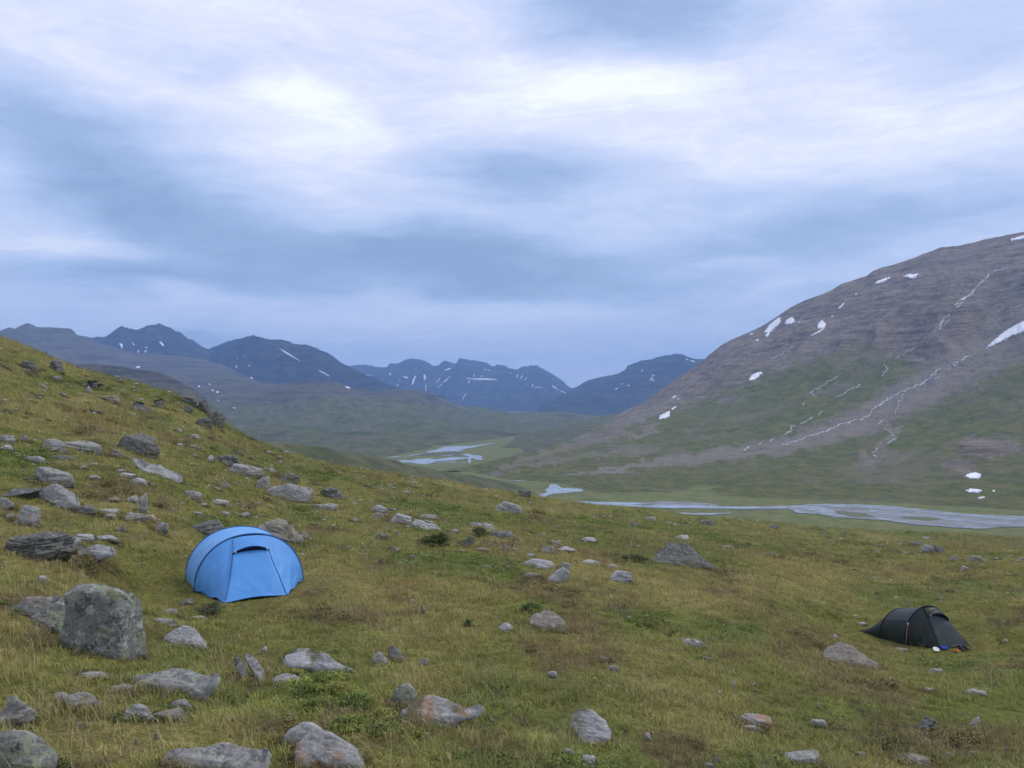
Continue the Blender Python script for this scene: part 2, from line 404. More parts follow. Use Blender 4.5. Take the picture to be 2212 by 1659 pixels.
# ---------------------------------------------------------------- far terrain
H = 140.0
def mountain_material(name, rock, rock2, veg, veg2, scree, s=1.0, bump=1.0):
    m, t, b = material(name)
    geo = t.new('ShaderNodeNewGeometry'); P = t.vm('SCALE', geo.outputs['Position'], scale=1.0 / s)
    av = t.new('ShaderNodeAttribute'); av.attribute_name = 'veg'
    asc = t.new('ShaderNodeAttribute'); asc.attribute_name = 'scree'
    rel = t.new('ShaderNodeAttribute'); rel.attribute_name = 'dark'
    n1 = t.noise(P, .006, 6, .62, .3); n2 = t.noise(P, .03, 6, .68); n3 = t.noise(t.vm('MULTIPLY', P, (1, 1, 4)), .012, 5, .6); n4 = t.noise(P, .11, 5, .75); n5 = t.noise(t.vm('MULTIPLY', P, (1, 1, 2.5)), .055, 6, .75, .4)
    r = t.mix(t.rng(n2, .35, .65), rock, rock2)
    r = t.mix(t.rng(n3, .5, .68, 0, .55), r, tuple(v * .55 for v in rock))
    n6 = t.noise(t.vm('ADD', t.vm('MULTIPLY', P, (.35, .35, 5)), t.vm('SCALE', (30, 30, 60), scale=n1)), .016, 6, .7)
    r = t.mix(t.rng(n6, .50, .62, 0, .75), r, tuple(v * .5 for v in rock))
    r = t.mix(t.rng(n6, .36, .46, .6, 0), r, tuple(v * 1.25 for v in rock2))
    r = t.mix(t.rng(n5, .52, .66, 0, .6), r, tuple(v * .42 for v in rock))
    r = t.mix(t.rng(n5, .34, .44, .45, 0), r, tuple(v * 1.35 for v in rock2))
    g = t.mix(t.rng(n2, .36, .64), veg, veg2)
    g = t.mix(t.rng(n5, .54, .66, 0, .5), g, tuple(v * .5 for v in veg))
    g = t.mix(t.rng(n1, .50, .66, 0, .55), g, tuple(.5 * (a + c) for a, c in zip(rock, scree)))
    g = t.mix(t.rng(n4, .58, .70, 0, .45), g, tuple(v * .45 for v in veg))
    vf = t.rng(t.math('ADD', av.outputs['Fac'], t.math('MULTIPLY', t.math('SUBTRACT', t.math('ADD', n1, n2), 1.0), .9)), .25, .75)
    c = t.mix(vf, r, g)
    sf = t.math('MULTIPLY', asc.outputs['Fac'], t.rng(n2, .3, .6, .35, 1))
    c = t.mix(sf, c, scree)
    c = t.mix(t.rng(n4, .64, .74, 0, .4), c, tuple(v * 1.5 for v in scree))
    c = t.mix(t.math('MULTIPLY', rel.outputs['Fac'], .55), c, tuple(v * .4 for v in rock))
    t.put(b.inputs['Base Color'], c); b.inputs['Roughness'].default_value = .95
    b.inputs['Specular IOR Level'].default_value = .1
    hh = t.math('ADD', t.math('MULTIPLY', n1, 2.0), t.math('ADD', t.math('MULTIPLY', n2, .8), t.math('MULTIPLY', t.math('ADD', n4, n5), .4)))
    t.put(b.inputs['Normal'], t.bump(hh, 1.0 * bump, 26 * s))
    return m
ROCK = (.260, .205, .148); ROCK2 = (.365, .298, .218); SCREE = (.34, .30, .235); VEG = (.140, .165, .044); VEG2 = (.240, .225, .075)
M_MTN = mountain_material('mountainside', ROCK, ROCK2, VEG, VEG2, SCREE)
M_MID = mountain_material('rolling_fell', (.15, .13, .095), (.20, .175, .125), (.130, .160, .055), (.235, .220, .095), (.30, .26, .20), 1.8)
M_FAR = mountain_material('far_rock', (.085, .08, .08), (.17, .155, .145), (.09, .10, .06), (.12, .12, .08), (.16, .15, .14), 4.0, 1.4)
M_FLOOR = mountain_material('valley_turf', (.12, .11, .07), (.15, .13, .08), (.135, .170, .048), (.205, .200, .075), (.17, .15, .11), .5, .5)

def seg_dist(px, py, pts):
    d = np.full(px.shape, 1e9); tt = np.zeros(px.shape)
    L = len(pts) - 1
    for i in range(L):
        ax, ay = pts[i][:2]; bx, by = pts[i + 1][:2]
        dx, dy = bx - ax, by - ay; q = dx * dx + dy * dy + 1e-9
        t = np.clip(((px - ax) * dx + (py - ay) * dy) / q, 0, 1)
        e = np.hypot(px - ax - t * dx, py - ay - t * dy)
        k = e < d; d = np.where(k, e, d); tt = np.where(k, (i + t) / L, tt)
    return d, tt
def in_poly(px, py, pts):
    r = np.zeros(px.shape, bool); n = len(pts)
    for i in range(n):
        x1, y1 = pts[i]; x2, y2 = pts[(i + 1) % n]
        if y1 == y2: continue
        c = ((y1 > py) != (y2 > py)) & (px < (x2 - x1) * (py - y1) / (y2 - y1) + x1)
        r ^= c
    return r

SHEETS = {}
def sheet(name, levels, nc, nr, u0, u1, mat, disp, attrs, label, back=.5):
    """levels: list of polylines {u: (v, Y)} from foot to crest; the far side falls away behind the crest."""
    us = np.linspace(u0, u1, nc); S = (us - UC) / F; P = []
    for lv in levels:
        k = sorted(lv); P.append((np.interp(us, [p[0] for p in k], [p[1] for p in k]), np.interp(us, [p[0] for p in k], [p[2] for p in k])))
    Vv = np.array([p[0] for p in P]); Yv = np.log(np.array([p[1] for p in P]))
    n = len(levels) - 1; nf = nr; p = np.linspace(0, n, nf)
    V = np.zeros((nf, nc)); Y = np.zeros((nf, nc))
    for r, q in enumerate(p):
        i = min(int(q), n - 1); f = q - i
        V[r] = Vv[i] * (1 - f) + Vv[i + 1] * f; Y[r] = np.exp(Yv[i] * (1 - f) + Yv[i + 1] * f)
    if n > 1:
        kk = max(3, nf // 8)
        ker = np.hanning(2 * kk + 3)[1:-1]; ker /= ker.sum()
        def sm(a):
            ap = np.pad(a, ((kk, kk), (0, 0)), mode='reflect', reflect_type='odd')
            return np.apply_along_axis(lambda c: np.convolve(c, ker, 'valid'), 0, ap)
        V = sm(V); Y = np.exp(sm(np.log(Y)))
    Z = (VH - V) / F * Y; Xx = S[None] * Y
    pn = (p / n)[:, None] * np.ones((1, nc))
    Z = Z + disp(Xx, Y, Z, pn)
    # far side
    nb = 14
    yb = Y[-1][None] + np.linspace(0, 1, nb + 1)[1:, None] * (np.maximum(Z[-1] + H + 20, 30) / back)[None]
    zb = Z[-1][None] - (yb - Y[-1][None]) * back
    zb = np.maximum(zb, -142.5); xb = S[None] * Y[-1][None] + 0 * yb
    XX = np.vstack([Xx, xb]); YYm = np.vstack([Y, yb]); ZZ = np.maximum(np.vstack([Z, zb]), -142.5)
    vv = VH - F * ZZ / YYm; uu = UC + F * XX / YYm
    A = attrs(XX, YYm, ZZ, uu, vv, np.vstack([pn, np.ones((nb, nc))]))
    verts = np.stack([XX.ravel(), YYm.ravel(), ZZ.ravel()], 1); fc = grid_faces(nf + nb, nc)
    o = link(name, mesh_np(name, verts, fc, True, mat, {k: ('FLOAT', np.clip(a, 0, 1).ravel()) for k, a in A.items()}), kind='structure', label=label)
    SHEETS[label] = (verts, fc, nf, nc)
    return o, verts, grid_faces(nf, nc)
def L(pts): return [(p[0], p[1], p[2]) for p in pts]
def Zs(k, pts): return [zp(k, a, b) for a, b in pts]
def withY(pts, ys):      # ys: [(u, Y)...]
    return [(u, v, float(np.interp(u, [a for a, b in ys], [b for a, b in ys]))) for u, v in pts]
def foot(pts): return [(u, v, F * (H + 1.5) / (v - VH)) for u, v in pts]

# farthest jagged range
c1 = withY([(600, 800)] + Zs(2, [(135,160),(220,153),(310,170),(345,166),(358,147),(400,146),(440,126),(486,119),(520,128),(545,132),(580,150),(600,165),(630,158),(648,142),(666,133),(690,142),(720,150),(732,144),(742,119),(800,128),(850,134),(900,146),(915,156),(935,163),(950,154),(992,158),(1010,170),(1060,180),(1092,164),(1130,160),(1170,158),(1192,168),(1222,190),(1262,212),(1310,240),(1340,268),(1365,290),(1400,300),(1470,330)]) + [(1420, 870)], [(600, 12500), (1400, 13500)])
def d_far(amp, sc1, seed, strata=0):
    def f(X, Y, Z, p):
        env = np.sin(np.pi * np.clip(p, 0, 1)) ** .7
        r = ridged(X / sc1 + .25 * Y / sc1, Y / (sc1 * 2.6), seed, 5, .55)
        return env * amp * (r - .1) + (1 - .75 * p) * 0 + amp * .09 * ridged(X / (sc1 * .12), Y / (sc1 * .3), seed + 9, 4, .6)
    return f
def a_far(vlo, vhi):
    def f(X, Y, Z, u, v, p):
        return {'veg': sstep(vlo, vhi, v + 12 * fbm(u / 60, v / 30, 3)), 'scree': 0.25 * sstep(.2, .6, fbm(X / 300, Y / 900, 8, 4)), 'dark': sstep(.05, .5, ridged(X / 420, Y / 1500, 12, 4)) * .5 * (1 - sstep(vlo, vhi, v))}
    return f
sheet('mountain', [[(600, 925, 9000), (1100, 915, 9500), (1420, 905, 9500)], [(600, 870, 11000), (1100, 868, 11200), (1420, 880, 11500)], c1], 520, 110, 600, 1420, M_FAR, d_far(260, 900, 101), a_far(860, 900), 'farthest blue range with jagged black peaks at the head of the valley', .9)
# blue dome right of centre
c2 = withY([(1150, 900), (1200, 860)] + Zs(2, [(1365,290),(1400,268),(1460,236),(1500,226),(1560,214),(1590,210),(1640,192),(1662,178),(1672,158),(1700,148),(1750,128),(1800,122),(1850,108),(1900,98),(1950,92),(1980,96),(2005,108),(2040,120),(2110,122),(2180,128)]) + [(1700, 790)], [(1150, 8000), (1235, 9800), (1700, 8800)])
sheet('mountain', [[(1150, 940, 6500), (1350, 925, 6800), (1700, 905, 6800)], [(1150, 915, 7200), (1240, 880, 8200), (1450, 850, 8000), (1700, 850, 7800)], c2], 340, 90, 1150, 1700, M_FAR, d_far(120, 800, 131), a_far(850, 900), 'blue rounded mountain right of the valley head', .8)
# left range of dark peaks
c3 = withY([(-330, 735), (-200, 728), (-60, 742)] + [(0, 738), (150, 738)] + Zs(1, [(560,240),(585,244),(620,237),(650,238),(690,224),(712,206),(728,188),(750,180),(770,170),(790,178),(810,185),(850,192),(880,190),(900,182),(918,166),(960,162),(1005,154),(1040,166),(1080,182),(1140,212),(1200,246),(1240,275),(1280,302),(1318,318),(1350,302),(1400,281),(1450,264),(1500,251),(1560,240),(1600,227),(1640,240),(1700,256),(1745,258),(1780,259),(1840,274),(1900,291),(1930,288),(1980,304),(2050,330),(2120,372),(2212,432)]) + [(790, 812), (820, 828), (850, 842), (960, 880)], [(-330, 7800), (400, 8200), (447, 8700), (560, 7400), (960, 7800)])
sheet('mountain', [[(-330, 900, 4800), (960, 905, 5500)], [(-330, 830, 6200), (450, 830, 6800), (700, 860, 6600), (960, 895, 6800)], c3], 560, 110, -330, 960, M_FAR, d_far(190, 800, 151), a_far(815, 880), 'dark peaked range behind the rolling fell on the left', .8)

# rolling fell on the left side of the valley
c4 = withY([(-330, 722)] + Zs(1, [(0,195),(30,182),(60,172),(90,182),(130,162),(175,144),(205,154),(230,170),(300,172),(450,180),(470,205),(485,220),(520,228),(550,230),(575,246),(620,268),(700,292),(850,330),(1000,345),(1150,356),(1290,376),(1400,410),(1500,452),(1600,500),(1650,524),(1750,532),(1830,524),(1900,520),(2060,512),(2140,514),(2180,545)]) + [(760, 838), (790, 843), (820, 846), (850, 841), (897, 842), (921, 846), (952, 858), (975, 870), (999, 882), (1038, 893), (1093, 897), (1171, 896), (1230, 901), (1290, 905), (1350, 907), (1430, 915)], [(-330, 5600), (0, 6000), (450, 6300), (640, 4600), (745, 4500), (900, 5200), (1170, 6400), (1430, 6600)])
f4 = foot([(-330, 1020), (500, 1010), (760, 995), (839, 988), (880, 980), (925, 974), (964, 965), (1010, 958), (1050, 953), (1170, 936), (1430, 926)])
def d4(X, Y, Z, p):
    env = np.sin(np.pi * np.clip(p, 0, 1)) ** .8
    return env * (75 * ridged(X / 900 + .3 * Y / 900, Y / 1500, 171, 5, .5) + 30 * fbm(X / 260, Y / 420, 175, 4)) + 2.5 * fbm(X / 45, Y / 80, 177, 3) * p
def a4(X, Y, Z, u, v, p):
    n = fbm(X / 500, Y / 900, 181, 4)
    clump = sstep(.1, .35, fbm(X / 160, Y / 330, 185, 4)) * sstep(905, 950, v)
    d5, _ = seg_dist(u, v, [(560, 870), (700, 890), (860, 905), (1000, 925)])
    streak = sstep(.15, .5, fbm(X / 120, Y / 900, 187, 4))
    return {'veg': sstep(835, 905, v + 25 * n) , 'scree': .45 * streak * sstep(.0, .4, n) * sstep(930, 880, v), 'dark': .75 * clump + .25 * sstep(.2, .6, fbm(X / 700, Y / 700, 190, 4))}
o4, v4, fc4 = sheet('hillside', [f4, [(-330, 950, 3300), (400, 940, 3500), (750, 940, 3300), (900, 930, 3500), (1100, 918, 4700), (1430, 916, 5400)], [(-330, 850, 4300), (0, 850, 4300), (400, 862, 4500), (640, 868, 4000), (900, 880, 4500), (1100, 904, 5700), (1430, 913, 6000)], c4], 560, 190, -330, 1430, M_MID, d4, a4, 'brown and green rolling fell on the left side of the valley', .5)
# darker shoulder in front of it
c4b = withY([(-200, 800), (100, 790), (205, 786), (240, 789), (290, 797), (342, 804), (370, 815), (400, 830), (430, 848), (455, 868), (480, 890), (520, 930), (560, 975)], [(-200, 2900), (560, 2500)])
sheet('hillside', [foot([(-200, 1010), (560, 1012)]), [(-200, 890, 2350), (400, 905, 2300), (560, 990, 2100)], c4b], 260, 80, -200, 560, M_MID, lambda X, Y, Z, p: np.sin(np.pi * p) * 18 * ridged(X / 300, Y / 500, 201, 5), lambda X, Y, Z, u, v, p: {'veg': sstep(800, 900, v + 30 * fbm(X / 200, Y / 300, 4)), 'scree': 0 * v, 'dark': .35 + 0 * v}, 'dark brown shoulder below the left peaks', .5)

# green spur behind the braided flats on the right
c5a = withY([(960, 985), (1000, 972), (1046, 960), (1110, 945), (1171, 932), (1215, 920), (1264, 908), (1310, 898), (1350, 888), (1420, 868), (1600, 820)], [(960, 2400), (1046, 2700), (1171, 3200), (1350, 4000), (1600, 4200)])
f5a = foot([(960, 992), (1000, 987), (1046, 980), (1110, 978), (1200, 990), (1600, 1000)])
sheet('hillside', [f5a, [(960, 990, 2100), (1046, 972, 2350), (1171, 955, 2500), (1350, 930, 2900), (1600, 900, 3200)], c5a], 320, 70, 960, 1600, M_MID, lambda X, Y, Z, p: p * 5 * fbm(X / 120, Y / 250, 211, 4) + np.sin(np.pi * p) * 7 * ridged(X / 260, Y / 500, 212, 3), lambda X, Y, Z, u, v, p: {'veg': .95 + 0 * v, 'scree': .3 * sstep(.2, .5, fbm(X / 90, Y / 200, 213, 3)), 'dark': .5 * sstep(.0, .4, fbm(X / 130, Y / 300, 214, 3))}, 'low green spur beyond the braided flats', .3)

# the big mountain on the right
c5 = withY([(955, 1016), (1007, 1008), (1054, 997), (1090, 988), (1132, 978), (1186, 965), (1240, 948), (1300, 917)] + Zs(3, [(0,1030),(50,1005),(100,985),(150,950),(200,910),(250,876),(300,842),(370,800),(440,752),(470,722),(500,700),(550,660),(600,640),(640,620),(700,592),(750,570),(800,540),(840,516),(880,491),(920,464),(960,440),(1020,411),(1060,400),(1100,386),(1150,362),(1200,330),(1270,308),(1340,286),(1370,262),(1400,250),(1500,222),(1600,190),(1650,168),(1750,131),(1800,127),(1850,120),(1950,96),(2020,80),(2100,64),(2212,42)]) + [(2350, 470), (2600, 435), (3000, 420)],
           [(955, 1540), (1054, 1620), (1132, 1780), (1186, 1950), (1240, 2250), (1300, 2900), (1350, 3500), (1520, 3450), (1800, 3150), (2212, 2700), (3000, 2200)])
f5 = foot([(955, 1020), (1010, 1021), (1100, 1040), (1170, 1045), (1215, 1052), (1265, 1076), (1330, 1083), (1500, 1085.5), (1800, 1088), (2000, 1096), (2212, 1107), (2500, 1125), (3000, 1160)])
m5a = [(955, 1018, 1530), (1054, 1008, 1560), (1132, 1005, 1560), (1186, 1000, 1600), (1260, 1000, 1620), (1350, 995, 1650), (1520, 985, 1700), (1800, 965, 1650), (2212, 930, 1500), (3000, 900, 1300)]
m5b = [(955, 1017, 1535), (1054, 1002, 1590), (1132, 990, 1650), (1186, 980, 1750), (1260, 965, 1850), (1350, 935, 2150), (1520, 885, 2350), (1800, 800, 2300), (2212, 720, 2000), (3000, 680, 1700)]
gx, gy = .62, .79
def d5(X, Y, Z, p):
    env = sstep(0, .25, p) * (1 - .85 * sstep(.8, 1, p))
    across = (X * gy - Y * gx); along = X * gx + Y * gy
    rk = sstep(-60, 120, Z)
    g = ridged(across / 210 + .4 * fbm(along / 300, across / 300, 225, 2), along / 1300, 221, 5, .52)
    r = env * rk * (46 * g + 16 * fbm(across / 60, along / 130, 223, 5, .6))
    r = r + env * (1 - rk) * (12 * fbm(across / 120, along / 420, 227, 4) + 5.0 * ridged(across / 45, along / 160, 229, 4))
    led = np.sin(Z / 26 + 2.2 * fbm(X / 260, Y / 260, 231, 3)) * 8.0 * rk * env
    return r + led * sstep(.1, .5, p) + 1.0 * p * rk * fbm(X / 14, Y / 20, 233, 3)
stream_main = Zs(3, [(2300,590),(2100,650),(1935,712),(1890,735),(1840,770),(1745,800),(1690,845),(1640,885),(1590,905),(1530,930),(1480,950),(1430,985),(1370,1025),(1365,1055),(1300,1080),(1240,1095),(1190,1110),(1130,1140),(1060,1160),(990,1185),(930,1205),(870,1222)])
def a5(X, Y, Z, u, v, p):
    n = fbm(u / 70, v / 32, 241, 4); n2 = fbm(X / 150, Y / 220, 243, 4)
    uw, vw = u + 46 * fbm(u / 40, v / 16, 245, 5, .65), v + 24 * fbm(u / 40, v / 16, 246, 5, .65)
    # the height where the heath gives way to bare rock, along the slope
    lim = np.interp(uw, [950, 1150, 1300, 1400, 1480, 1560, 1640, 1760, 1880, 1960, 2030, 2100, 2212, 3000], [925, 925, 912, 900, 868, 838, 808, 775, 742, 778, 830, 780, 715, 680])
    veg = sstep(-34, 44, vw - lim)
    def dab(cu_, cv_, ru, rv, wt):
        nonlocal veg
        veg = np.clip(veg + wt * sstep(1.2, .4, np.hypot((uw - cu_) / ru, (vw - cv_) / rv)), 0, 1)
    dab(1930, 800, 120, 18, .3); dab(1990, 640, 140, 30, .25); dab(2080, 660, 60, 30, .25); dab(1830, 600, 120, 14, .15); dab(1640, 900, 150, 40, .4); dab(2120, 880, 120, 60, .4)
    dab(2130, 965, 95, 26, -1.0); dab(2075, 1010, 50, 22, -.8); dab(1575, 865, 30, 12, -.7); dab(1300, 1000, 160, 7, -.35); dab(1390, 968, 40, 8, -.5); dab(1760, 1035, 80, 9, -.35); dab(1480,1030,140,8,-.3); dab(1980,1060,180,8,-.2)
    belt = [(2400, 640), (2212, 715), (2110, 775), (2010, 830), (1930, 872), (1880, 905), (1800, 930), (1690, 962), (1600, 976), (1480, 990), (1360, 1008), (1240, 1024)]
    d, t = seg_dist(uw, vw, belt); wd_ = 52 * (1 - t) ** 1.35 + 5
    sc1 = sstep(1.7, .25, d / wd_)
    d, t = seg_dist(uw, vw, [(1905, 905), (1935, 935), (1890, 980), (1870, 1000)]); sc1 = np.maximum(sc1, .7 * sstep(12, 5, d))
    d, t = seg_dist(uw, vw, [(1900, 970), (1950, 990), (1850, 1010), (1870, 990)]); sc1 = np.maximum(sc1, .5 * sstep(10, 4, d))
    d, t = seg_dist(uw, vw, [(1230, 965), (1330, 930), (1390, 895), (1470, 862)]); sc1 = np.maximum(sc1, .6 * sstep(14, 4, d))
    d, t = seg_dist(uw, vw, [(1060, 1030), (1140, 990), (1220, 968), (1330, 945), (1420, 925)]); sc1 = np.maximum(sc1, .55 * sstep(12, 2, d))
    d, t = seg_dist(uw, vw, [(1140, 1008), (1260, 985), (1400, 975)]); sc1 = np.maximum(sc1, .5 * sstep(8, 2, d))
    veg = veg * (1 - .9 * sc1)
    fan = 1.6 * sstep(-.05, .35, fbm((X * gy - Y * gx) / 60, (X * gx + Y * gy) / 700, 247, 4)) * (1 - veg)
    across = (X * gy - Y * gx)
    dark = np.zeros_like(v)
    for (cu_, cv_, ru, rv, wt) in [(2060, 665, 80, 34, .9), (1800, 655, 190, 22, .6), (1520, 790, 90, 30, .6), (1590, 815, 90, 18, .5), (2190, 650, 60, 60, .5), (2110, 900, 90, 25, .3), (1480, 850, 60, 20, .4)]:
        dark = np.maximum(dark, wt * sstep(1.3, .2, np.hypot((uw - cu_) / ru, (vw - cv_) / rv)))
    dark = dark * sstep(-.1, .35, fbm(X / 60, Y / 60 + Z / 20, 249, 4)) + .25 * sstep(.35, .0, np.abs(np.sin(Z / 26 + 2.2 * fbm(X / 260, Y / 260, 231, 3)))) * (1 - veg) * (v < 850)
    return {'veg': veg, 'scree': np.maximum(sc1, .35 * fan), 'dark': dark}
o5, v5, fc5 = sheet('mountain', [f5, m5a, m5b, c5], 900, 420, 955, 3000, M_MTN, d5, a5, 'big brown mountain on the right with snow patches and streams', .5)

# grey-green slope between our hillside and the left valley side
c6 = withY([(-100, 905), (300, 915), (430, 925), (505, 940), (560, 950), (640, 962), (702, 966), (753, 979), (800, 985), (839, 991), (890, 1006), (936, 1014), (1014, 1026), (1060, 1034), (1097, 1042), (1130, 1052), (1165, 1070)], [(-100, 520), (500, 620), (700, 760), (839, 900), (1014, 1140), (1097, 1260), (1165, 1160)])
l6 = withY([(-100, 1150), (500, 1120), (900, 1110), (1165, 1120)], [(-100, 330), (500, 380), (900, 560), (1165, 900)])
sheet('hillside', [l6, c6], 420, 110, -100, 1165, M_MID, lambda X, Y, Z, p: p * 2.2 * fbm(X / 40, Y / 60, 251, 4) + np.sin(np.pi * p) * 3 * ridged(X / 70, Y / 110, 252, 3), lambda X, Y, Z, u, v, p: {'veg': .8 + .4 * fbm(X / 60, Y / 60, 253, 4), 'scree': .6 * sstep(.2, .5, fbm(X / 14, Y / 24, 254, 3)), 'dark': .3 * sstep(.1, .5, fbm(X / 40, Y / 80, 255, 3)) + 0 * v}, 'grey green heath slope between the near hillside and the valley', .35)

# valley floor
yf = np.geomspace(420, 13000, 260); sf = np.linspace(-1.6, 1.9, 320)
Yf, Sf = np.meshgrid(yf, sf, indexing='ij'); Xf = Sf * (Yf + 200)
uf = UC + F * Xf / Yf; vf_ = VH + F * H / Yf
bright = in_poly(uf, vf_, Zs(2, [(330,662),(470,640),(640,640),(800,640),(880,655),(880,690),(800,712),(640,728),(500,716),(400,700)]))
brn = in_poly(uf, vf_, Zs(2, [(470,640),(640,638),(780,632),(760,652),(600,655),(480,654)]))
vg = .85 + .5 * fbm(Xf / 60, Yf / 60, 261, 4)
vg = np.where(brn, .1, np.where(bright, 1.0, vg))
link('valley_floor', mesh_np('valley_floor', np.stack([Xf.ravel(), Yf.ravel(), (np.full(Xf.shape, -H - .15) + .12 * fbm(Xf / 40, Yf / 40, 263, 3)).ravel()], 1), grid_faces(260, 320), True, M_FLOOR,
     {'veg': ('FLOAT', np.clip(vg, 0, 1).ravel()), 'scree': ('FLOAT', np.where(brn, .3, 0).ravel()), 'dark': ('FLOAT', np.zeros(Xf.size))}), kind='structure', label='flat green floor of the valley')

# ---------------------------------------------------------------- rivers: outlines laid on the valley floor
mw, tw, bw = material('glacial_water')
P = tw.new('ShaderNodeNewGeometry').outputs['Position']
rf = tw.noise(tw.vm('MULTIPLY', P, (1, 2.5, 1)), .045, 5, .65)
tw.put(bw.inputs['Base Color'], tw.mix(tw.rng(rf, .4, .62), (.24, .29, .34), (.29, .34, .39)))
tw.put(bw.inputs['Roughness'], tw.rng(rf, .35, .65, .22, .34)); bw.inputs['Specular IOR Level'].default_value = .6
tw.put(bw.inputs['Normal'], tw.bump(tw.noise(P, .35, 4, .6), .12, .4))
mg, tg, bgm = material('river_gravel')
Pg = tg.new('ShaderNodeNewGeometry').outputs['Position']
gn = tg.noise(Pg, .05, 6, .7)
tg.put(bgm.inputs['Base Color'], tg.mix(tg.rng(gn, .4, .6), (.17, .175, .175), (.24, .245, .25))); bgm.inputs['Roughness'].default_value = .75
mi, ti, bi = material('gravel_island')
Pi = ti.new('ShaderNodeNewGeometry').outputs['Position']
ti.put(bi.inputs['Base Color'], ti.mix(ti.rng(ti.noise(Pi, .06, 5, .7), .4, .6), (.12, .14, .05), (.16, .145, .10))); bi.inputs['Roughness'].default_value = .95
def flat_poly(pts, zf, seed=1, jit=.7):
    out = []
    n = len(pts)
    for i in range(n):
        a = pts[i]; b = pts[(i + 1) % n]; k = max(1, int(math.hypot(b[0] - a[0], (b[1] - a[1]) * 3) / 5))
        for j in range(k):
            f = j / k; out.append((a[0] + (b[0] - a[0]) * f, a[1] + (b[1] - a[1]) * f))
    o = np.array(out); nx = perlin(np.arange(len(o)) * .37, 0 * o[:, 0] + seed * 1.3, seed) ; ny = perlin(np.arange(len(o)) * .41, 0 * o[:, 0] + seed * 2.3, seed + 3)
    u = o[:, 0] + nx * 4 * jit; v = o[:, 1] + ny * 1.0 * jit
    Yp = F * H / (v - VH); Xp = (u - UC) / F * Yp
    return [(a, b, zf) for a, b in zip(Xp, Yp)]
def strip(pts, w, taper=True):       # pixel polyline -> polygon of width w (pixels, vertical measure)
    up = []; dn = []
    for i, (a, b) in enumerate(pts):
        ww = w * (.35 if taper and i in (0, len(pts) - 1) else 1) / 2
        up.append((a, b - ww)); dn.append((a, b + ww))
    return up + dn[::-1]
def flats(name, polys, zf, mat, label, kind='structure', jit=.7, top=None):
    V = []; Fc = []
    for k, pl in enumerate(polys):
        q = flat_poly(pl, zf + .012 * k, k + 3, jit)
        Fc.append(list(range(len(V), len(V) + len(q)))); V += q
    me = mesh_np(name, V, Fc, False, mat)
    if sum(p.normal.z for p in me.polygons) < 0: me.flip_normals()
    return link(name, me, kind=kind, label=label)
bed = Zs(4, [(-560,316),(-430,322),(-330,318),(0,310),(60,304),(130,303),(250,310),(380,318),(402,334),(560,336),(700,335),(820,330),(900,328),(1040,320),(1200,322),(1400,330),(1600,350),(1800,372),(2000,385),(2212,392),(2600,412),(2600,520),(2212,458),(2100,456),(2040,462),(1950,469),(1860,464),(1800,460),(1700,452),(1600,446),(1500,436),(1400,420),(1300,411),(1200,406),(1100,401),(1040,390),(1000,380),(950,373),(900,373),(860,362),(830,353),(700,350),(560,352),(400,350),(250,347),(130,342),(0,338),(-100,344),(-250,332),(-400,322)])
pool = Zs(2, [(1140,873),(1180,868),(1220,862),(1228,852),(1214,845),(1240,830),(1235,817),(1255,811),(1282,815),(1312,832),(1380,836),(1435,840),(1420,852),(1330,860),(1250,868),(1210,882),(1160,888)])
flats('river_bed', [bed], -H + .30, mg, 'grey gravel bed of the braided river')
ch = [pool,
      Zs(2, [(1230,893),(1300,903),(1400,905),(1500,911),(1700,912),(1800,918),(1700,924),(1800,932),(2000,938),(2000,944),(1900,946),(1800,941),(1700,936),(1600,940),(1500,940),(1400,928),(1320,918),(1230,899)]),
      Zs(4, [(-60,330),(130,325),(400,334),(700,336),(820,331),(900,330),(1000,336),(1060,352),(1130,372),(1250,384),(1330,396),(1420,412),(1600,436),(1800,452),(2000,458),(2212,440),(2600,470),(2600,500),(2212,454),(2050,456),(1950,466),(1800,460),(1600,445),(1500,434),(1400,418),(1250,404),(1120,398),(1040,384),(960,362),(880,344),(800,347),(560,350),(250,345),(130,341),(-60,337)]),
      Zs(4, [(900,326),(1040,321),(1200,323),(1400,331),(1600,352),(1800,374),(2000,388),(2212,396),(2600,420),(2600,440),(2212,420),(2000,406),(1850,396),(1700,380),(1560,366),(1400,356),(1200,343),(1040,336)]),
      Zs(4, [(1300,350),(1450,372),(1560,384),(1740,394),(1900,416),(2100,432),(2212,436),(2212,446),(2040,444),(1880,430),(1700,408),(1560,396),(1420,390),(1300,366)]),
      Zs(4, [(820,345),(860,352),(900,366),(960,372),(1000,380),(940,378),(880,374),(850,366)]),
      strip(Zs(4, [(-120,352),(0,357),(60,364),(130,373),(250,380),(360,380),(480,376)]), 3.4),
      strip(Zs(2, [(1020,790),(1060,794),(1110,790),(1170,778)]), 1.2), strip(Zs(2, [(845,764),(880,764)]), 1.4)]
flats('river', ch, -H + .46, mw, 'pale glacial river winding across the valley floor')
isl = [Zs(4, [(1085,364),(1140,362),(1200,369),(1270,376),(1310,392),(1330,402),(1240,398),(1160,392),(1110,378)]), Zs(4, [(1490,398),(1560,394),(1640,399),(1700,405),(1720,415),(1640,418),(1560,412)]), Zs(2, [(1590,938),(1680,936),(1760,942),(1700,947),(1620,948)])]
flats('gravel_bar', isl, -H + .62, mi, 'low grassy gravel bars between the river channels')
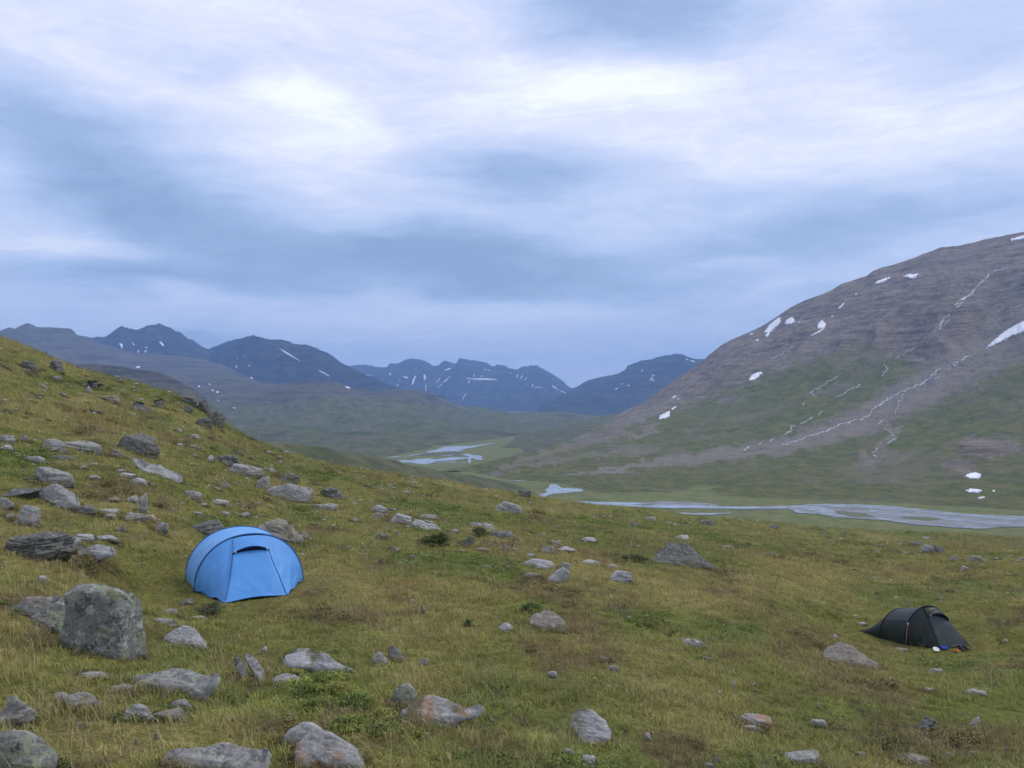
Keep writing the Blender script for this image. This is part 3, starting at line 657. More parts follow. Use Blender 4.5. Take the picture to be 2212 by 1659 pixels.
far = [strip(Zs(2, [(345,664),(380,660),(440,658)]), 1.6), Zs(2, [(385,684),(430,679),(480,680),(500,674),(560,668),(612,673),(640,671),(700,662),(750,664),(800,660),(752,646),(790,642),(830,652),(864,654),(870,676),(840,678),(826,668),(808,672),(806,690),(794,698),(790,680),(796,670),(750,674),(700,680),(650,684),(612,684),(600,692),(560,703),(510,699),(480,692),(400,693)]),
       Zs(2, [(556,634),(600,622),(670,604),(740,600),(790,600),(830,598),(870,592),(900,588),(905,591),(860,600),(800,612),(760,622),(740,632),(700,628),(640,634),(590,636)]), strip(Zs(2, [(900,588),(925,586),(940,583)]), 1.2), strip(Zs(2, [(610,692),(660,690),(720,690),(790,692)]), 1.4), strip(Zs(2, [(440,660),(500,650),(560,640),(600,634)]), 1.4), strip(Zs(2, [(640,656),(700,650),(760,644)]), 1.3)]
flats('river', far, -H + .40, mw, 'braided river channels on the bright green flats farther up the valley')

# ---------------------------------------------------------------- snow and white water on the slopes
def mat_simple(name, col, rough=.8, spec=.25):
    m, t, b = material(name); b.inputs['Base Color'].default_value = (*col, 1); b.inputs['Roughness'].default_value = rough; b.inputs['Specular IOR Level'].default_value = spec
    return m, t, b
msn, ts, bs = mat_simple('old_snow', (.86, .87, .90), .7)
gs = ts.noise(ts.new('ShaderNodeNewGeometry').outputs['Position'], .06, 5, .7)
ts.put(bs.inputs['Base Color'], ts.mix(ts.rng(gs, .35, .7), (.90, .91, .93), (.70, .71, .74)))
mst, tst, bst = mat_simple('white_water', (.62, .64, .66), .4)
BV = {}
for lab, (vv, fc, nf, nc_) in SHEETS.items():
    BV[lab] = BVHTree.FromPolygons([Vector(v) for v in vv.astype(float)] if False else vv.tolist(), fc.tolist())
TREES = list(BV.values())
def cast(u, v):
    d = Vector(((u - UC) / F, 1.0, (VH - v) / F)).normalized(); best = None
    for t in TREES:
        h = t.ray_cast(Vector((0, 0, 0)), d)
        if h[0] is not None and (best is None or h[3] < best[3]): best = h
    return best
def drape(name, shape, w, mat, label, cat, group=None, seed=0, rag=.5, thick=.0011):
    """shape: pixel polyline with width w, or closed polygon if w is None"""
    a = np.array(shape, float); u0, v0 = a.min(0) - (w or 1) - 1; u1, v1 = a.max(0) + (w or 1) + 1
    st = min(max(.32, (w or 3.2) / 5), .62)
    us_ = np.arange(u0, u1 + st, st); vs_ = np.arange(v0, v1 + st, st)
    Ug, Vg = np.meshgrid(us_, vs_)
    nz = fbm(Ug / 3.4 + seed * 3.1, Vg / 2.0 + seed, 301 + seed, 4, .65)
    if w is None:
        d, _ = seg_dist(Ug, Vg, list(map(tuple, shape)) + [tuple(shape[0])]); ins = in_poly(Ug, Vg, shape)
        sd_ = np.where(ins, d, -d) + nz * 9.0 * rag + .3
    else:
        d, tt = seg_dist(Ug, Vg, shape)
        sd_ = w / 2 * (1 - .55 * np.abs(2 * tt - 1) ** 3) - d + nz * w * .8 * rag
    idx = -np.ones(Ug.shape, int); V = []
    keep = sd_ > -st * .9
    for i in range(Ug.shape[0]):
        for j in range(Ug.shape[1]):
            if keep[i, j]:
                h = cast(Ug[i, j], Vg[i, j])
                if h is None: continue
                n = h[1] if h[1].dot(h[0]) < 0 else -h[1]
                k = min(max(sd_[i, j] / (1.2 * st), -.35), 1.0)
                p = h[0] + n * (h[3] * thick * k) ; idx[i, j] = len(V); V.append(tuple(p))
    Fc = []
    for i in range(Ug.shape[0] - 1):
        for j in range(Ug.shape[1] - 1):
            q = [idx[i, j], idx[i + 1, j], idx[i + 1, j + 1], idx[i, j + 1]]
            if min(q) >= 0: Fc.append(q)
    if not Fc: return None
    par = list(range(len(V)))
    def find(a):
        while par[a] != a: par[a] = par[par[a]]; a = par[a]
        return a
    for q in Fc:
        for b_ in q[1:]: par[find(b_)] = find(q[0])
    cnt = {}
    for q in Fc: cnt[find(q[0])] = cnt.get(find(q[0]), 0) + 1
    big = max(cnt, key=cnt.get); Fc = [q for q in Fc if find(q[0]) == big]
    used = sorted({i for q in Fc for i in q}); mp = {a: b_ for b_, a in enumerate(used)}; V = [V[i] for i in used]; Fc = [[mp[i] for i in q] for q in Fc]
    return link(name, mesh_np(name, V, Fc, True, mat), label=label, cat=cat, group=group)
G1 = 'snow patches on the right mountain'
def poly(k, pts): return Zs(k, pts)
snows = [
 (poly(3, [(790,575),(800,560),(830,533),(865,510),(862,540),(832,572),(812,590),(785,625),(778,618),(792,600),(766,600)]), None, 'jagged snow patch right under the skyline of the right mountain'),
 (poly(3, [(887,547),(895,530),(910,520),(930,512),(938,528),(946,536),(922,548),(900,552)]), None, 'small snow patch right of the jagged one under the skyline'),
 (poly(3, [(1066,572),(1072,548),(1096,526),(1104,545),(1117,553),(1105,570),(1085,575)]), None, 'snow patch above a thin curved snow tail, mid right mountain'),
 (poly(3, [(1018,618),(1045,608),(1072,595),(1095,580),(1110,562)]), 2.2, 'thin curved snow tail below the snow patch in mid mountain'),
 (poly(3, [(1182,465),(1200,450),(1216,434)]), 2.6, 'short slanting snow streak high on the right mountain'),
 (poly(3, [(1380,328),(1405,311),(1440,299),(1482,287),(1445,312),(1415,323)]), None, 'wedge of snow under the upper skyline of the right mountain'),
 (poly(3, [(1544,286),(1562,279),(1580,276),(1600,278),(1628,271),(1607,293),(1585,298),(1560,292)]), None, 'ragged snow patch beside the snow wedge high on the mountain'),
 (poly(3, [(2126,88),(2160,75),(2212,60),(2300,40),(2300,60),(2212,77),(2160,88)]), None, 'snow band at the very top right of the mountain'),
 (poly(3, [(2003,685),(2030,657),(2062,628),(2120,582),(2180,550),(2212,535),(2330,490),(2330,560),(2212,592),(2150,615),(2085,648),(2035,672)]), None, 'largest tapering snowfield at the right edge above the stream'),
 (poly(3, [(686,862),(705,832),(738,817),(764,820),(738,845),(702,864)]), None, 'snow patch at the foot of the dark crags mid slope'),
 (poly(3, [(185,1079),(200,1056),(225,1043),(250,1032),(246,1060),(216,1076)]), None, 'snow patch low on the left foot of the right mountain'),
 (poly(3, [(258,1024),(272,1014),(285,1007)]), 2.6, 'snow scrap just above the lowest left snow patch'),
 (poly(3, [(262,960),(286,948)]), 2.4, 'snow scrap on the left ridge of the right mountain'),
 (poly(4, [(1860,158),(1880,146),(1900,140),(1925,136),(1960,148),(1955,160),(1940,170),(1905,170),(1880,163)]), None, 'upper of two bright snow patches above the river on the right'),
 (poly(4, [(1866,243),(1895,234),(1930,234),(1964,241),(1950,250),(1912,255),(1885,250)]), None, 'lower of two bright snow patches above the river on the right'),
 (poly(4, [(1942,287),(1960,283),(1980,280)]), 2.0, 'small snow remnant below the two bright patches by the river'),
 (poly(4, [(2025,243),(2040,243)]), 2.2, 'tiny snow remnant right of the two bright patches by the river'),
 (poly(3, [(693,608),(710,603)]), 2.0, 'tiny snow fleck on the skyline left of the jagged patch'), (poly(3, [(725,642),(742,636)]), 2.0, 'tiny snow fleck below the jagged patch'),
 (poly(3, [(1276,385),(1286,383)]), 2.0, 'tiny snow fleck between the streak and the snow wedge'), (poly(3, [(960,540),(968,538)]), 1.8, 'tiny snow fleck just right of the small patch under the skyline'), (poly(3, [(1143,510),(1154,505)]), 2.2, 'tiny snow fleck above the curved snow tail'),
 (poly(3, [(292,968),(300,964)]), 1.6, 'tiny snow fleck on the lower left ridge'),
]
for k, (sh, wv, lab) in enumerate(snows): drape('snow_patch', sh, wv, msn, lab, 'snow patch', G1, k)
far_snow = [
 ('left peaks', 1, [([(758,278),(768,288),(770,304)],13,'largest snow fleck on the double peak'),([(838,272),(848,290)],7,'narrow snow fleck left of centre on the double peak'),([(871,318),(876,332)],8,'low snow fleck under the double peak'),([(918,301),(932,300)],6,'flat snow fleck on the double peak'),([(912,332),(926,318)],6,'slanting snow fleck low on the double peak'),([(1008,266),(1020,276),(1034,290)],10,'slanting snow fleck under the summit of the double peak'),
   ([(1490,428),(1497,418)],9,'snow fleck at the foot of the pyramid peak'),([(1497,374),(1504,372)],6,'snow dot on the left face of the pyramid peak'),([(1543,354),(1548,350)],6,'upper snow dot on the left face of the pyramid peak'),([(1573,410),(1578,424)],5,'thin snow dot in the gully of the pyramid peak'),([(1582,490),(1598,497)],7,'snow fleck low under the pyramid peak'),
   ([(1770,310),(1810,335),(1850,360),(1896,385)],7,'long snow streak down the right shoulder of the pyramid peak'),([(2012,446),(2045,462),(2081,482)],7,'second snow streak farther down the pyramid ridge'),([(858,428),(886,422)],5,'snow streak on the brown slope below the double peak')]),
 ('left fell', 1, [([(1338,570),(1350,573)],5,'left snow dot in a row on the fell'),([(1365,584),(1383,582)],5,'right snow dot in a row on the fell'),([(1318,532),(1328,534)],4,'upper snow dot on the fell'),([(1372,634),(1386,640)],4,'middle snow dot on the fell'),([(1472,682),(1492,685)],5,'lowest snow fleck on the fell'),([(1250,548),(1265,547)],3,'faint snow dot on the fell'),([(2180,547),(2212,558)],6,'snow streak behind the rocky knoll on the fell')]),
 ('valley head', 2, [([(235,207),(240,210)],5,'left dot of a pair on the left crest'),([(253,206),(257,212)],5,'right dot of a pair on the left crest'),([(357,196),(362,208)],8,'short snow fleck under the left summit'),([(430,217),(444,221),(460,224)],7,'flat snow fleck left of the forked gully'),([(482,262),(490,235),(502,212)],9,'slanting snow gully under the first summit'),([(548,206),(552,222),(550,234)],12,'blunt snow patch right of the slanting gully'),([(556,262),(557,296)],4,'snow thread below the blunt patch'),([(395,270),(410,258)],4,'low snow fleck on the left buttress'),([(411,236),(414,244)],4,'snow dot on the left buttress'),
   ([(662,184),(676,178),(693,171)],6,'snow fleck under the notch between the summits'),([(612,250),(636,228)],3,'thin snow line on the middle face'),([(622,278),(646,258)],3,'lower thin snow line on the middle face'),([(652,252),(672,236),(690,216)],4,'long thin snow line on the middle face'),([(785,226),(830,232),(870,230),(910,232),(950,233)],9,'widest snow ledge under the square summit'),([(793,252),(797,240)],6,'snow stub hanging from the left end of the widest ledge'),([(822,206),(825,216)],7,'snow dot above the widest ledge'),([(864,218),(872,212)],6,'snow tooth above the widest ledge'),([(757,348),(768,328),(781,311)],4,'lone slanting snow line low on the middle face'),([(878,178),(890,180)],4,'left snow dot right of the square summit'),([(900,180),(908,184)],4,'right snow dot right of the square summit'),([(673,318),(678,315)],4,'snow dot low on the middle face'),
   ([(1058,222),(1068,205)],5,'left thread of a snow cluster on the right peak'),([(1082,230),(1094,210)],5,'middle thread of a snow cluster on the right peak'),([(1102,238),(1116,222)],4,'right thread of a snow cluster on the right peak'),([(1145,272),(1150,260)],6,'snow fleck below the cluster'),([(1160,280),(1180,275),(1200,280)],4,'flat snow fleck below the cluster'),([(1256,268),(1275,280),(1293,293)],5,'slanting snow line on the right ridge'),([(1302,300),(1316,302),(1332,308)],3,'lowest snow line on the right ridge'),([(1022,194),(1026,202)],3,'snow dot between the square summit and the right peak')]),
 ('blue dome', 2, [([(1751,192),(1755,178)],4,'upright snow fleck'),([(1796,232),(1806,226),(1814,228)],6,'middle of three flat snow flecks'),([(1806,214),(1822,210)],4,'upper of three flat snow flecks'),([(1800,238),(1822,236)],4,'lower of three flat snow flecks'),([(1673,269),(1683,264)],4,'snow fleck left of the three'),([(1638,258),(1650,255)],3,'faint snow fleck on the left'),([(1604,288),(1618,281)],4,'lowest snow fleck'),([(1993,120),(2008,126)],4,'left snow fleck near the top'),([(2018,130),(2045,134)],4,'right snow fleck near the top')]),
]
for reg, k, lst in far_snow:
    c = ZT[k][2]
    for q, (pts, wv, lab) in enumerate(lst):
        full = lab + {'left peaks': ', dark range on the left', 'left fell': ' left of the valley', 'valley head': ', farthest blue range', 'blue dome': ' on the blue rounded mountain'}[reg]
        drape('snow_patch', Zs(k, pts), max(wv * c, 1.5), msn, full, 'snow patch', 'snow patches on the ' + reg, q + 40, .35, .0009)
def stream(parts, lab, cat, name, wv, grp=None):
    root = bpy.data.objects.new(name, None); COL.objects.link(root); root['label'] = lab; root['category'] = cat
    org = None
    for q, (pts, wk) in enumerate(parts):
        V = []; Fc = []
        pp = np.array(Zs(3, pts)); seg = np.hypot(*np.diff(pp, axis=0).T); cum = np.concatenate([[0], np.cumsum(seg)]); n = max(3, int(cum[-1] / .6))
        tt = np.linspace(0, cum[-1], n); uu = np.interp(tt, cum, pp[:, 0]); vv = np.interp(tt, cum, pp[:, 1]); o_ = 0 * tt + q + .47
        amp = min(1.0, cum[-1] / 30)
        uu = uu + amp * (3.4 * perlin(tt / 7, o_, 7) + 2.4 * perlin(tt / 2.8, o_, 9)); vv = vv + amp * (2.6 * perlin(tt / 7, o_ + 5, 8) + 2.0 * perlin(tt / 2.8, o_ + 5, 10))
        wd_ = wk * .78 * np.clip(.60 + 1.5 * perlin(tt / 3.0, o_, 17) + 1.2 * perlin(tt / 1.3, o_, 18), .07, 1.5)
        prev = None
        for i in range(n):
            row = []
            for s_ in (-.5, 0, .5):
                h = cast(uu[i] + s_ * wd_[i], vv[i] + s_ * wd_[i] * .6)
                if h is None: break
                nrm = h[1] if h[1].dot(h[0]) < 0 else -h[1]
                row.append(h[0] + nrm * (2.4 if s_ == 0 else .7))
            if len(row) < 3: continue
            if org is None: org = row[1].copy(); root.location = org
            b0 = len(V); V += [tuple(r_ - org) for r_ in row]
            if prev is not None: Fc += [[prev, prev + 1, b0 + 1, b0], [prev + 1, prev + 2, b0 + 2, b0 + 1]]
            prev = b0
        if Fc: link('channel', mesh_np('channel', V, Fc, True, mst), root)
stream([([(1935,712),(1890,735),(1850,768),(1800,790),(1796,818)],1.6),([(1890,738),(1835,765),(1790,785)],1.3),([(1750,797),(1690,845),(1640,885),(1590,905),(1530,930),(1480,950),(1430,985),(1370,1025),(1365,1055),(1300,1080),(1240,1095),(1190,1110),(1130,1140),(1060,1160),(990,1185),(930,1205),(870,1222)],1.5),([(1740,845),(1690,860),(1630,893)],1.2),([(1520,935),(1460,975),(1400,1000)],1.3)], 'longest white stream running down the scree belt of the right mountain', 'stream', 'stream', 2)
stream([([(1610,675),(1560,708),(1495,742)],1.1),([(1485,715),(1445,740)],1.0),([(1440,768),(1455,800),(1420,838)],1.2),([(1300,885),(1230,928),(1170,965)],1.0)], 'thin broken stream left of the longest stream', 'stream', 'stream', 1)
stream([([(1090,1033),(1070,1055)],1.8),([(1045,1068),(1010,1085),(978,1105)],1.6),([(942,1114),(925,1122),(922,1140),(880,1162)],1.6),([(815,1190),(802,1200)],1.8),([(760,1210),(735,1222)],1.4),([(690,1232),(672,1245),(655,1254)],1.6)], 'white stream dropping in short bright falls on the green lower slope', 'stream', 'stream', 1)
stream([([(1172,840),(1130,868),(1095,892),(1050,915),(1025,935),(1062,952)],1.0),([(998,982),(985,1000)],1.4),([(1120,930),(1124,940)],1.0)], 'faint stream on the green slope above the short bright falls', 'stream', 'stream', 1)
stream([([(1535,935),(1530,970),(1510,1010),(1490,1048)],1.2),([(1430,1085),(1400,1110)],1.0),([(1440,1130),(1480,1160),(1500,1182),(1455,1215)],1.0),([(1398,1240),(1370,1268),(1400,1295)],1.2)], 'side stream curving down to the right of the longest stream', 'stream', 'stream', 1)
stream([([(965,645),(930,680),(880,705),(840,730),(808,760)],1.0)], 'thin stream below the crags in the middle of the right mountain', 'stream', 'stream', 1)
stream([([(2110,235),(2070,250),(2030,265),(1985,305),(1950,350),(1920,385),(1880,410),(1850,440),(1838,462)],2.0),([(2020,268),(2000,300),(1960,335)],1.4),([(1945,350),(1925,380),(1890,400),(1860,415),(1825,450)],1.6),([(1885,405),(1868,430),(1850,462)],1.5),([(1810,480),(1790,500),(1760,540),(1745,575)],1.8),([(1805,505),(1790,540),(1735,580),(1710,595)],1.4),([(1790,495),(1755,535),(1720,575)],1.2)], 'long waterfall cascading down the crags near the top of the right mountain', 'waterfall', 'waterfall', 2)

# ---------------------------------------------------------------- the air
hz = bpy.data.materials.new('haze'); hz.use_nodes = True
hz.node_tree.nodes.clear()
ho = hz.node_tree.nodes.new('ShaderNodeOutputMaterial'); hv = hz.node_tree.nodes.new('ShaderNodeVolumePrincipled')
hv.inputs['Color'].default_value = (.31, .545, 1.0, 1); hv.inputs['Density'].default_value = 7.4e-5; hv.inputs['Anisotropy'].default_value = 0.0
hz.node_tree.links.new(hv.outputs[0], ho.inputs['Volume'])
bx = [(a, b, c) for a in (-26000, 26000) for b in (-900, 15600) for c in (-146, 860)]
link('haze', mesh_np('haze', bx, [[0, 1, 3, 2], [4, 6, 7, 5], [0, 4, 5, 1], [2, 3, 7, 6], [0, 2, 6, 4], [1, 5, 7, 3]], False, hz), kind='stuff', label='blue haze in the air of the valley')
# ---------------------------------------------------------------- rocks
def rock_material(name, a, b2, pale, green, orange, dark):
    m, t, b = material(name)
    tcn = t.new('ShaderNodeTexCoord'); oi = t.new('ShaderNodeObjectInfo')
    off = t.vm('SCALE', (13.1, 7.7, 5.3), scale=oi.outputs['Random'])
    P = t.vm('ADD', tcn.outputs['Object'], off)
    n0 = t.noise(P, 1.6, 5, .6, .3); n1 = t.noise(P, 6, 6, .72, .4); n2 = t.noise(P, 30, 5, .75); n3 = t.noise(t.vm('ADD', P, (4, 9, 2)), 3.4, 6, .7, .6)
    n4 = t.noise(t.vm('ADD', P, (14, 3, 7)), 4.6, 5, .62, .5); n5 = t.noise(t.vm('ADD', P, (1, 13, 17)), 9, 5, .7, .5); cr = t.voro(t.vm('ADD', P, t.vm('SCALE', (1, 1, 1), scale=n1)), 3.2, 'DISTANCE_TO_EDGE')
    c = t.mix(t.rng(n1, .36, .64), a, b2)
    c = t.mix(t.rng(n2, .42, .66, 0, .6), c, tuple(min(.75, v * 1.45) for v in b2))
    c = t.mix(t.rng(n5, .52, .60, 0, pale), c, (.50, .52, .45))
    c = t.mix(t.rng(n3, .54, .60, 0, green), c, (.26, .30, .15))
    c = t.mix(t.rng(t.math('ADD', n1, t.math('MULTIPLY', t.math('SUBTRACT', n2, .5), .7)), .545, .63, 0, dark * .85), c, (.04, .042, .038))
    c = t.mix(t.math('MULTIPLY', t.rng(n4, .60 - .07 * orange, .70 - .08 * orange, 0, min(.85, orange)), t.rng(n2, .36, .56, .25, 1)), c, (.40, .205, .10))
    geo = t.new('ShaderNodeNewGeometry'); sp = t.new('ShaderNodeSeparateXYZ'); t.put(sp.inputs[0], geo.outputs['Normal'])
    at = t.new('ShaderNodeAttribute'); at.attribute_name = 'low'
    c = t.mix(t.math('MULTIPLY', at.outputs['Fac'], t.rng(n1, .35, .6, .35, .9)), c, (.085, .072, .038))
    c = t.mix(t.math('MULTIPLY', t.rng(n0, .56, .64, 0, .85), t.rng(sp.outputs[2], .55, .85)), c, (.10, .095, .035))
    t.put(b.inputs['Base Color'], c); b.inputs['Roughness'].default_value = .9; b.inputs['Specular IOR Level'].default_value = .2
    hh = t.math('ADD', t.math('ADD', t.math('MULTIPLY', n1, 1.0), t.math('MULTIPLY', n2, .35)), t.rng(cr, 0, .04, -.08, 0))
    t.put(b.inputs['Normal'], t.bump(hh, .75, .05))
    return m
RM = {
 'g': rock_material('grey_schist', (0.194, 0.188, 0.172), (0.311, 0.301, 0.280), .5, .25, 0, .7),
 'p': rock_material('pale_schist', (0.268, 0.263, 0.253), (0.398, 0.392, 0.377), .6, .15, 0, .5),
 'd': rock_material('dark_schist', (.075, .075, .068), (.165, .16, .145), .28, .30, 0, .95),
 'o': rock_material('orange_lichened_schist', (0.237, 0.226, 0.210), (0.355, 0.344, 0.328), .5, .15, 1.0, .5),
 'l': rock_material('green_lichened_schist', (.125, .130, .115), (.205, .21, .185), .5, .55, 0, .95),
 'b': rock_material('brown_stained_schist', (0.172, 0.145, 0.119), (0.258, 0.231, 0.194), .4, .2, .15, .6),
}
ICO = {}
def ico(sub):
    if sub not in ICO:
        import bmesh
        bm = bmesh.new(); bmesh.ops.create_icosphere(bm, subdivisions=sub, radius=1)
        V = np.array([v.co[:] for v in bm.verts]); Fc = np.array([[v.index for v in f.verts] for f in bm.faces]); bm.free()
        ICO[sub] = (V / np.linalg.norm(V, axis=1)[:, None], Fc)
    return ICO[sub]
def rock_verts(sub, kind, seed, size, roll, yaw):
    rs = np.random.RandomState(seed); D, Fc = ico(sub)
    N = []; dist = []; p = 9
    def pl(n, d): n = np.array(n, float); N.append(n / np.linalg.norm(n)); dist.append(d)
    j = lambda s: rs.uniform(-s, s)
    if kind == 'S':
        pl((j(.15), j(.15), 1), .8); pl((j(.1), j(.1), -1), .8); p = 15
        a0 = rs.uniform(0, 6.28); k = rs.randint(5, 8)
        for i in range(k):
            a = a0 + 6.283 * i / k + j(.35); pl((math.cos(a), math.sin(a), rs.uniform(.1, .6)), rs.uniform(.68, .95))
        for i in range(3): pl((j(1), j(1), .9), rs.uniform(.95, 1.1))
    elif kind == 'B':
        p = 16
        for s in (1, -1):
            pl((s, j(.3), rs.uniform(.0, .3)), rs.uniform(.75, .9)); pl((j(.3), s, rs.uniform(.0, .35)), rs.uniform(.75, .9)); pl((j(.22), j(.22), s), rs.uniform(.7, .85))
        for i in range(6): pl((j(1), j(1), j(.8) + .2), rs.uniform(.92, 1.12))
    elif kind == 'R':
        p = 10
        for i in range(12): pl(rs.normal(size=3) + np.array([0, 0, .35]), rs.uniform(.78, 1.05))
    elif kind == 'P':
        p = 11
        for s in (1, -1):
            pl((s, j(.4), rs.uniform(.0, .3)), rs.uniform(.6, .85)); pl((j(.4), s, rs.uniform(.0, .3)), rs.uniform(.6, .85))
        pl((0, 0, -1), .8); pl((j(.9), j(.5), 1), .8); pl((j(1), j(1), .8), .85); pl((j(1), j(1), .6), .85)
    elif kind == 'T':
        p = 12
        for i in range(13): pl((j(1), j(1), rs.uniform(-.15, .95)), rs.uniform(.7, 1.05))
        pl((j(.2), j(.2), 1), .85)
    N = np.array(N); dist = np.array(dist)
    q = np.maximum(D @ N.T, 0) / dist[None]
    r = 1 / np.maximum((q ** p).sum(1) ** (1 / p), .5)
    V = D * r[:, None]
    # bedding: shift whole layers of the rock sideways, more for ledges
    V = V * np.array(size)[None] / 2 / np.abs(V).max(0)[None]
    sz = np.array(size); m = float(np.cbrt(sz.prod()))
    q3 = V / m
    if kind in 'TSB':
        lay = {'T': .11, 'S': .05, 'B': .004}[kind]; tz = sz[2] / {'T': 6, 'S': 3, 'B': 5}[kind]
        hh = V[:, 2] + tz * .5 * perlin(V[:, 0] / m * 1.2, V[:, 1] / m * 1.2, seed + 3)
        li = np.floor(hh / tz); fr = hh / tz - li
        sx = perlin(li * 3.7 + seed, li * 0 + 1.5, 5); sy = perlin(li * 2.9 + seed, li * 0 + 7.5, 6)
        notch = 1 - .5 * lay * sstep(.18, 0, np.minimum(fr, 1 - fr))
        g = 1 + lay * perlin(li * 5.3 + np.arctan2(V[:, 1], V[:, 0]) * 1.1, li * 1.7 + seed, 9)
        V = np.stack([V[:, 0] * g * notch + sx * lay * sz[0] * .25, V[:, 1] * g * notch + sy * lay * sz[1] * .25, V[:, 2]], 1)
    nd = D
    amp = {'S': .05, 'B': .05, 'R': .06, 'P': .05, 'T': .085}[kind] * m
    V = V + nd * (amp * (noise3(q3 * 2.3 + seed, seed) + .55 * noise3(q3 * 5.1 + seed, seed + 1) + .3 * noise3(q3 * 12 + seed, seed + 2)))[:, None] * np.array([1, 1, .6 if kind == 'S' else 1])
    a = R(yaw); V = np.stack([V[:, 0] * math.cos(a) - V[:, 1] * math.sin(a), V[:, 0] * math.sin(a) + V[:, 1] * math.cos(a), V[:, 2]], 1)
    a = R(roll); V = np.stack([V[:, 0] * math.cos(a) + V[:, 2] * math.sin(a), V[:, 1], -V[:, 0] * math.sin(a) + V[:, 2] * math.cos(a)], 1)
    lo, hi = V.min(0), V.max(0)
    V = (V - (lo + hi) / 2) / (hi - lo)       # unit box
    return V, Fc

ROCKS = []       # dicts with position and pixel box
def place_rock(k, box, kind, mk, label=None, roll=0, seed=None, yaw=None, depth=None, short=None, sink=None):
    if k: (u0, v0), (u1, v1) = zp(k, box[0], box[1]), zp(k, box[2], box[3])
    else: u0, v0, u1, v1 = box
    seed = len(ROCKS) * 7 + 3 if seed is None else seed
    if k in (1, 5, 9, 0) and (u1 - u0) < 28:      # lower and duller up the slope: most are sunk in the turf
        v0 = v0 + .22 * (v1 - v0) * (kind != 'P')
        if mk == 'p' and seed % 3: mk = 'g' if seed % 2 else 'b'
    rs = np.random.RandomState(seed)
    x0, y0, z0 = pix_ground((u0 + u1) / 2, v1)
    w = (u1 - u0) / F * y0
    dfac = {'S': .75, 'B': .75, 'R': .85, 'P': .8, 'T': .7}[kind]
    hp = (v1 - v0) / F * y0
    d = min(dfac * w, 2.2) if depth is None else depth
    slope = .22
    # keep a flat slab from being deeper than its picture height allows
    dip = max((v1 - VH) / F - .12, .07)
    if kind in 'S' and depth is None: d = min(d, max(hp / (dip + .12) * .95, .35 * w))
    d = max(d, .3 * w if kind != 'S' else .22 * w); d = min(d, w * 1.2)
    yc = y0 + d * .5; w = (u1 - u0) / F * yc
    xc = ((u0 + u1) / 2 - UC) / F * yc
    ztop = (VH - v0) / F * (yc + .22 * d)
    zg = float(ground_z(xc, yc, False)[0]); zf = float(ground_z(xc * y0 / yc, y0, False)[0])
    zb = min(zg, zf)
    h = max(min(ztop - zb, hp * 1.1), .12 * min(w, d), .035)
    top = zb + h
    top = max(top, zg + .25 * min(h, w * .3))
    sk = {'S': .7, 'B': .4, 'R': .7, 'P': .35, 'T': .5}[kind] if sink is None else sink
    bot = zb - sk * h - .02
    px = u1 - u0
    sub = 6 if px > 110 else 5 if px > 34 else 4 if px > 14 else 3
    yaw = rs.uniform(-25, 25) if yaw is None else yaw
    V, Fc = rock_verts(sub, kind, seed, (w, d, max((top - bot), .05)), roll, yaw)
    V = V * np.array([w * 1.03, d, top - bot])
    c = np.array([xc, yc, (top + bot) / 2])
    zw = V[:, 2] + c[2]
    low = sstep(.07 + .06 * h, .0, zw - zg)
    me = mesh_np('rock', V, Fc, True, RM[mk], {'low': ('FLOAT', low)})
    ROCKS.append(dict(me=me, c=c, box=(u0, v0, u1, v1), kind=kind, mk=mk, label=label, w=w, d=d, h=h, short=short, Y=yc))
A = place_rock
